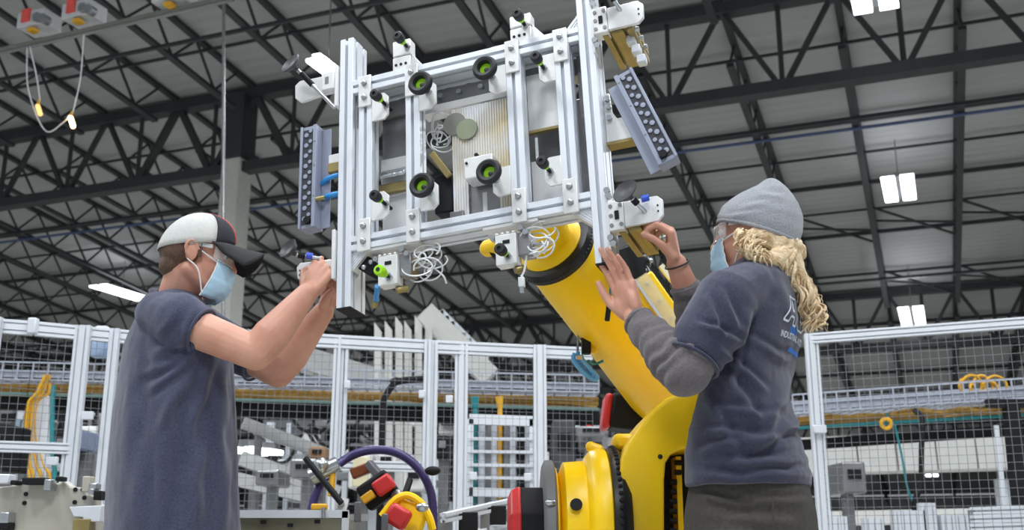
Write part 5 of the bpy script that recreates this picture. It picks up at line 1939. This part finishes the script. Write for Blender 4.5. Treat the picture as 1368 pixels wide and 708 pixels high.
lw_ = V((-fw_.y, fw_.x, 0))
for sd in (-1, 1):
    hp_ = V((hipw.x, hipw.y, .86)) + lw_ * .09 * sd
    kn = V((hipw.x, hipw.y, .48)) + lw_ * .10 * sd + fw_ * .02
    an = V((hipw.x, hipw.y, .09)) + lw_ * .11 * sd - fw_ * .02
    mb.cap(hp_, kn, .088, .056, 18)
    mb.cap(kn, an, .054, .040, 18)
    mb.cap(an + V((0, 0, -.04)), an + fw_ * .15 + V((0, 0, -.055)), .033, .028, 14)
me = remesh(mb, 'body', .0034, 5)
link_mesh(me, 'body', M_SKIN, wom)
hw.eyes(wom)
hw.mask(wom)
hw.glasses(wom)
# tee
mb = MB()
torso(mb, [(652, 915, 1086, .20), (640, 914, 1086, .20), (610, 914, 1080, .20), (575, 918, 1072, .20), (540, 926, 1066, .195), (500, 936, 1066, .195), (465, 944, 1073, .20), (430, 946, 1082, .21), (405, 948, 1080, .205),
           (380, 955, 1072, .19), (362, 970, 1058, .15), (350, 985, 1045, .10)], YW, FW_, .20)
sl2, sl3 = E2.lerp(S2, .34), E3.lerp(S3, .35)
mb.cap(at(1000, 385, 2.62), S2, .066, .074, 18)
mb.cap(S2, sl2, .076, .074, 20, 2)
mb.cap(at(1000, 385, 2.86), S3, .066, .074, 18)
mb.cap(S3, sl3, .074, .070, 20, 2)
mb.torus(at(1020, 352, 2.75), hw.p(0, 0, 0) - neck_w, .062, .010, 28, 8)
me = remesh(mb, 'tee_shirt', .0052, 6)
fr = 2.52
displace(me, folds([L_(965, 470, 1020, 520, fr), L_(960, 490, 1010, 560, fr, .02, .008), L_(1000, 455, 1050, 480, 2.58, .016, .005), L_(945, 540, 1040, 560, fr, .016, .006), L_(930, 575, 1050, 590, fr, .018, .008),
                    L_(925, 605, 1000, 590, fr, .016, .007), L_(960, 620, 1070, 615, fr, .018, .008), L_(1075, 560, 1000, 600, 2.6, .018, .008), L_(940, 520, 990, 620, fr, .018, .006), L_(1060, 500, 1020, 590, 2.6, .02, .006),
                    L_(945, 400, 965, 455, 2.5, .014, .007), L_(965, 390, 985, 440, 2.5, .014, .006), L_(930, 430, 985, 455, 2.48, .012, .007), L_(1000, 420, 985, 470, 2.53, .014, .008), L_(985, 470, 975, 530, 2.53, .016, .007),
                    L_(1040, 380, 1060, 430, 2.62, .02, .004), L_(930, 632, 1000, 640, fr, .016, .007), L_(1000, 636, 1080, 632, fr, .016, .006)], seed=9.1, amp=.006, sc_=(6, 6, 4)))
tee_w = link_mesh(me, 'tee_shirt', M_TEEW, wom)
for s_e, e_ in ((sl2, E2), (sl3, E3)):
    dd_ = (e_ - s_e).normalized()
    MB().torus(s_e + dd_ * .044, dd_, .0668, .0045, 30, 8).build('sleeve_hem', M_TEEW, wom)
# grey long sleeves under the tee
for (s_, e_, w_, y_) in ((S2, E2, W2, 0), (S3, E3, W3, 1)):
    mb = MB()
    cuff = e_.lerp(w_, .86 if y_ == 0 else .66)
    mb.cap(s_.lerp(e_, .45), e_, .062, .060, 20)
    mid = e_.lerp(w_, .3)
    mb.cap(e_, mid, .058, .060, 20)
    mb.cap(mid, cuff, .060, .043, 20, 2)
    me = remesh(mb, 'long_sleeve', .0045, 5)
    ax_ = (w_ - e_).normalized()
    al_ = (e_ - s_).normalized()

    def fn(c, n, e_=e_, ax_=ax_, al_=al_):
        k = (c - e_).dot(ax_)
        q = (c - e_).dot(al_)
        nz = noise.noise((c.x * 14, c.y * 14, c.z * 14)) * 2.4
        d = .0045 * math.sin(k * 150 + nz * 2.2) * max(0, min(1, 1 - abs(k - .04) / .10))
        d += .0035 * math.sin(k * 120 + nz * 1.6) * max(0, min(1, 1 - abs(k - .17) / .06))
        return d + .004 * noise.noise((c.x * 16, c.y * 16, c.z * 12 + 5))
    displace(me, fn)
    o = link_mesh(me, 'long_sleeve', M_SLEEVE, wom)
    MB().torus(cuff + ax_ * .012, ax_, .036, .0065, 24, 8).build('cuff', M_SLEEVE, o)
# wrist band and inked mark near the cuff
d_ = (W3 - E3).normalized()
MB().torus(W3 - d_ * .002, d_, .0315, .0022, 28, 6).build('wrist_band', M_BLACK, wom)
# print on the back of the tee
bv = BVHTree.FromPolygons([v.co.copy() for v in tee_w.data.vertices], [tuple(p.vertices) for p in tee_w.data.polygons])
Wi = W2L[wom.name].inverted()
M_PRINTW = mat('print_white', '#cfd6e2', rough=.8)
M_PRINTB = mat('print_blue', '#2f6fc4', rough=.8)
back_c = at(1060, 430, YW)
bn = -fw_                                          # the way the back faces
br = V((-bn.y, bn.x, 0)) * 1.0                     # reading direction across the back
if br.x < 0:
    br = -br
Wl = W2L[wom.name]


def on_back(mb_, name, m_):
    vs = []
    for q in mb_.v:
        p = P0 + br * q.x + V((0, 0, q.y)) + bn * .25
        hit = bv.ray_cast(Wl @ p, -bn)
        vs.append(Wl.inverted() @ (hit[0] + bn * .0012) if hit[0] else Wl.inverted() @ (Wl @ (p - bn * .25)))
    mb_.v = vs
    return mb_.build(name, m_, tee_w, fix=False, smooth=False)


def glyphs(txt, x, y, size, name, m_, bold=0.0):
    cu = bpy.data.curves.new('t', 'FONT')
    cu.body = txt
    cu.size = size
    cu.offset = bold
    cu.resolution_u = 3
    o = bpy.data.objects.new('t', cu)
    col.objects.link(o)
    me_ = bpy.data.meshes.new_from_object(o.evaluated_get(bpy.context.evaluated_depsgraph_get()))
    bpy.data.objects.remove(o)
    b_ = bmesh.new()
    b_.from_mesh(me_)
    bmesh.ops.subdivide_edges(b_, edges=[e for e in b_.edges if e.calc_length() > .02], cuts=2)
    bmesh.ops.triangulate(b_, faces=b_.faces[:])
    mm_ = MB()
    b_.verts.index_update()
    mm_.add([V((v.co.x + x, v.co.y + y, 0)) for v in b_.verts], [[v.index for v in f.verts] for f in b_.faces])
    b_.free()
    return on_back(mm_, name, m_)


P0 = back_c.copy()
PX0 = 0.0
P0 = V((back_c.x, back_c.y, at(1043, 452, YW).z))
glyphs('INDUSTRIAL AUTOMATION', -.150, -.018, .0215, 'print_text', M_PRINTW, .0004)
# emblem above: outlined slanted block with an A, then a second outlined letter and blue strokes
m_ = MB()


def stroke(mm_, pts, w_):
    for a, b_ in zip(pts[:-1], pts[1:]):
        a, b_ = V((a[0] - .045, a[1] - .006, 0)), V((b_[0] - .045, b_[1] - .006, 0))
        n_ = max(1, int((b_ - a).length / .008))
        d_ = (b_ - a).normalized()
        s_ = V((-d_.y, d_.x, 0)) * w_ / 2
        for i in range(n_):
            p, q = a.lerp(b_, i / n_), a.lerp(b_, (i + 1) / n_)
            mm_.add([p - s_, q - s_, q + s_, p + s_], [(0, 1, 2, 3)])


stroke(m_, [(-.105, .028), (-.075, .092), (-.022, .092), (-.03, .022)], .005)
stroke(m_, [(-.105, .028), (-.082, .026), (-.078, .04), (-.05, .04), (-.048, .022), (-.03, .022)], .005)
stroke(m_, [(-.074, .058), (-.062, .08), (-.046, .08), (-.046, .056), (-.074, .056)], .008)
on_back(m_, 'print_emblem', M_PRINTW)
m_ = MB()
stroke(m_, [(-.012, .092), (-.016, .03), (.0, .018), (.045, .018), (.06, .03), (.06, .09)], .005)
stroke(m_, [(.012, .088), (.010, .04), (.034, .04), (.036, .088)], .005)
on_back(m_, 'print_emblem', M_PRINTW)
m_ = MB()
for k in range(3):
    stroke(m_, [(-.052 + k * .02, .020), (-.045 + k * .02, .002)], .013)
stroke(m_, [(.012, .105), (.03, .105)], .016)
stroke(m_, [(.036, .10), (.054, .10)], .016)
stroke(m_, [(-.04, -.036), (.13, -.036)], .011)
on_back(m_, 'print_blue_mark', M_PRINTB)

# beanie
RG = [((960, 296), (1065, 330)), ((959, 289), (1071, 312)), ((965, 276), (1071, 292)), ((977, 266), (1065, 274)), ((990, 258), (1058, 261)),
      ((1004, 252), (1051, 252)), ((1013, 247), (1046, 247)), ((1021, 241), (1041, 242)), ((1027, 238), (1036, 239))]
rs = []
yb_ = 2.74
for (l_, r2) in RG:
    a, b_ = at(*l_, yb_), at(*r2, yb_)
    c, h_ = (a + b_) / 2, (b_ - a) / 2
    dpt = h_.length * (.90 if h_.length > .06 else 1)
    rs.append([c + h_ * math.cos(2 * math.pi * i / 36) + V((0, 1, .17)) * dpt * math.sin(2 * math.pi * i / 36) for i in range(36)])
mb = MB()
mb.rings(rs)
me = remesh(mb, 'beanie', .004, 8)
displace(me, folds([(965, 290, 1020, 286, 4, .003), (985, 282, 1030, 270, 5, .003), (1010, 257, 1045, 264, 5, .004)], seed=2, amp=.004, fine=.001, sc_=(9, 9, 9)))
bean = link_mesh(me, 'beanie', M_BEANIE, wom)
rim = rs[0]
MB().tube([p + V((0, 0, .002)) for p in rim] + [rim[0] + V((0, 0, .002))], .0055, 8).build('beanie_rim', M_BEANIE, bean)

# curly hair
rnd = random.Random(17)
mb = MB()
base = [((1030, 318, 2.74), .060), ((1046, 338, 2.72), .046), ((1058, 362, 2.71), .034), ((1076, 392, 2.715), .024), ((1086, 418, 2.72), .019), ((1089, 432, 2.72), .013)]
for (p, r0), (q, r1) in zip(base[:-1], base[1:]):
    mb.cap(at(*p), at(*q), r0, r1, 14)
base3 = [((1012, 313, 2.665), .026), ((1034, 322, 2.675), .034), ((1056, 331, 2.71), .034), ((1062, 336, 2.74), .03)]
for (p, r0), (q, r1) in zip(base3[:-1], base3[1:]):
    mb.cap(at(*p), at(*q), r0, r1, 14)
base2 = [((1000, 318, 2.665), .022), ((998, 336, 2.65), .018), ((1012, 346, 2.63), .018), ((1034, 348, 2.64), .022), ((1046, 340, 2.68), .03)]
for (p, r0), (q, r1) in zip(base2[:-1], base2[1:]):
    mb.cap(at(*p), at(*q), r0, r1, 14)
me = remesh(mb, 'hair', .005, 3)
displace(me, lambda c, n: .006 * noise.noise((c.x * 45, c.y * 45, c.z * 22)) + .003 * noise.noise((c.x * 110, c.y * 110, c.z * 60)))
hair = link_mesh(me, 'hair', M_HAIRY, wom)


def curl(pts, r, turns, tr, ph):
    sp_ = spline([at(*p) for p in pts], 26)
    out, rr = [], []
    n = len(sp_)
    for i, p in enumerate(sp_):
        t = i / (n - 1)
        d_ = (sp_[min(i + 1, n - 1)] - sp_[max(i - 1, 0)]).normalized()
        s_, u_, _ = frame(d_, (0, 1, 0.2))
        a = ph + turns * 2 * math.pi * t
        k = r * min(1, .25 + t * 2.2)
        out.append(p + s_ * math.cos(a) * k + u_ * math.sin(a) * k * .9)
        rr.append(tr * (1 - .55 * t))
    return out, rr


mb = MB()
for k in range(74):       # long locks over the back
    f = rnd.random()
    s_u = 1018 + 48 * f
    s0 = (s_u, 307 + 20 * f + rnd.uniform(-4, 3), 2.635 + .06 * rnd.random() + .04 * f)
    off = rnd.uniform(-1, 1)
    oy = rnd.uniform(-.045, .03)
    pts = [s0, (1036 + 20 * f + 6 * off, 340 + rnd.uniform(-5, 5), 2.69 + oy), (1056 + 9 * off, 366 + rnd.uniform(-4, 4), 2.70 + oy), (1078 + 11 * off, 396, 2.70 + oy)]
    e = rnd.uniform(0, 1)
    if e > .25:
        pts.append((1087 + 14 * off, 420 + rnd.uniform(-6, 6), 2.705 + oy))
    if e > .45:
        pts.append((1089 + 14 * off, 438 + rnd.uniform(-5, 6), 2.71 + oy))
    o_, rr = curl(pts, rnd.uniform(.006, .014), rnd.uniform(2.6, 5.5), rnd.uniform(.0035, .0068), rnd.uniform(0, 6))
    mb.tube(o_, .004, 5, rr)
for k in range(34):       # shorter locks in front of the ear, gathered back over the shoulder
    f = rnd.random()
    s0 = (984 + 38 * f, 306 + 8 * f + rnd.uniform(-2, 3), 2.655 - .01 * f)
    oy = rnd.uniform(-.02, .02)
    dv = rnd.uniform(-8, 8)
    pts = [s0, (986 + 30 * f + rnd.uniform(-4, 4), 326 + dv, 2.64 + oy), (1000 + 22 * f, 341 + dv * .8, 2.625 + oy), (1022 + 14 * f, 348 + dv, 2.63 + oy), (1042 + 8 * f, 350 + dv, 2.66 + oy)]
    o_, rr = curl(pts[:4 if k % 2 else 5], rnd.uniform(.005, .010), rnd.uniform(3, 5.5), rnd.uniform(.003, .005), rnd.uniform(0, 6))
    mb.tube(o_, .004, 5, rr)
mb.build('curls', M_HAIRY, hair, fix=False)
mb = MB()
for k in range(46):       # flyaway strands
    f = rnd.random()
    off = rnd.uniform(-1.6, 1.6)
    pts = [(1040 + 22 * f, 330 + rnd.uniform(-4, 10), 2.69), (1058 + 12 * off, 366, 2.69 + rnd.uniform(-.05, .05)), (1074 + 14 * off, 398, 2.7), (1086 + 12 * off, 430 + rnd.uniform(-10, 16), 2.71)]
    o_, rr = curl(pts, rnd.uniform(.004, .010), rnd.uniform(2, 5), .0011, rnd.uniform(0, 6))
    mb.tube(o_, .001, 4, rr)
mb.build('flyaway_hair', M_HAIRY, hair, fix=False)

# trousers, boots
mb = MB()
torso(mb, [(638, 925, 1079, .17), (655, 921, 1083, .175), (680, 917, 1089, .18), (708, 914, 1092, .185), (735, 912, 1094, .185)], YW, FW_, .18)
for sd in (-1, 1):
    hp_ = V((hipw.x, hipw.y, .80)) + lw_ * .088 * sd
    kn = V((hipw.x, hipw.y, .46)) + lw_ * .10 * sd + fw_ * .02
    an = V((hipw.x, hipw.y, .10)) + lw_ * .11 * sd - fw_ * .02
    mb.cap(hp_, kn, .112, .085, 18)
    mb.cap(kn, an, .085, .078, 18)
me = remesh(mb, 'trousers', .0065, 5)
displace(me, folds([L_(940, 665, 1000, 675, 2.53, .014, .006), L_(1010, 668, 1075, 672, 2.55, .014, .005), L_(950, 690, 1060, 700, 2.53, .02, .006)], seed=5, amp=.004, sc_=(7, 7, 5)))
trs = link_mesh(me, 'trousers', M_TROUS, wom)
MB().tube([at(1032, 664, 2.525), at(1033, 690, 2.525), at(1034, 715, 2.53)], .0025, 6).build('side_seam', M_TROUS, trs)
for sd in (-1, 1):
    an = V((hipw.x, hipw.y, .05)) + lw_ * .11 * sd
    s_ = MB().cap(an - fw_ * .05, an + fw_ * .16 - V((0, 0, .008)), .048, .04).build('shoe', M_SHOE, wom)
    MB().box(an + fw_ * .055 + V((0, 0, -.04)), (.27, .085, .02), Matrix.Rotation(R(FW_), 3, 'Z')).build('sole', M_BLACKP, s_, bevel=.006)
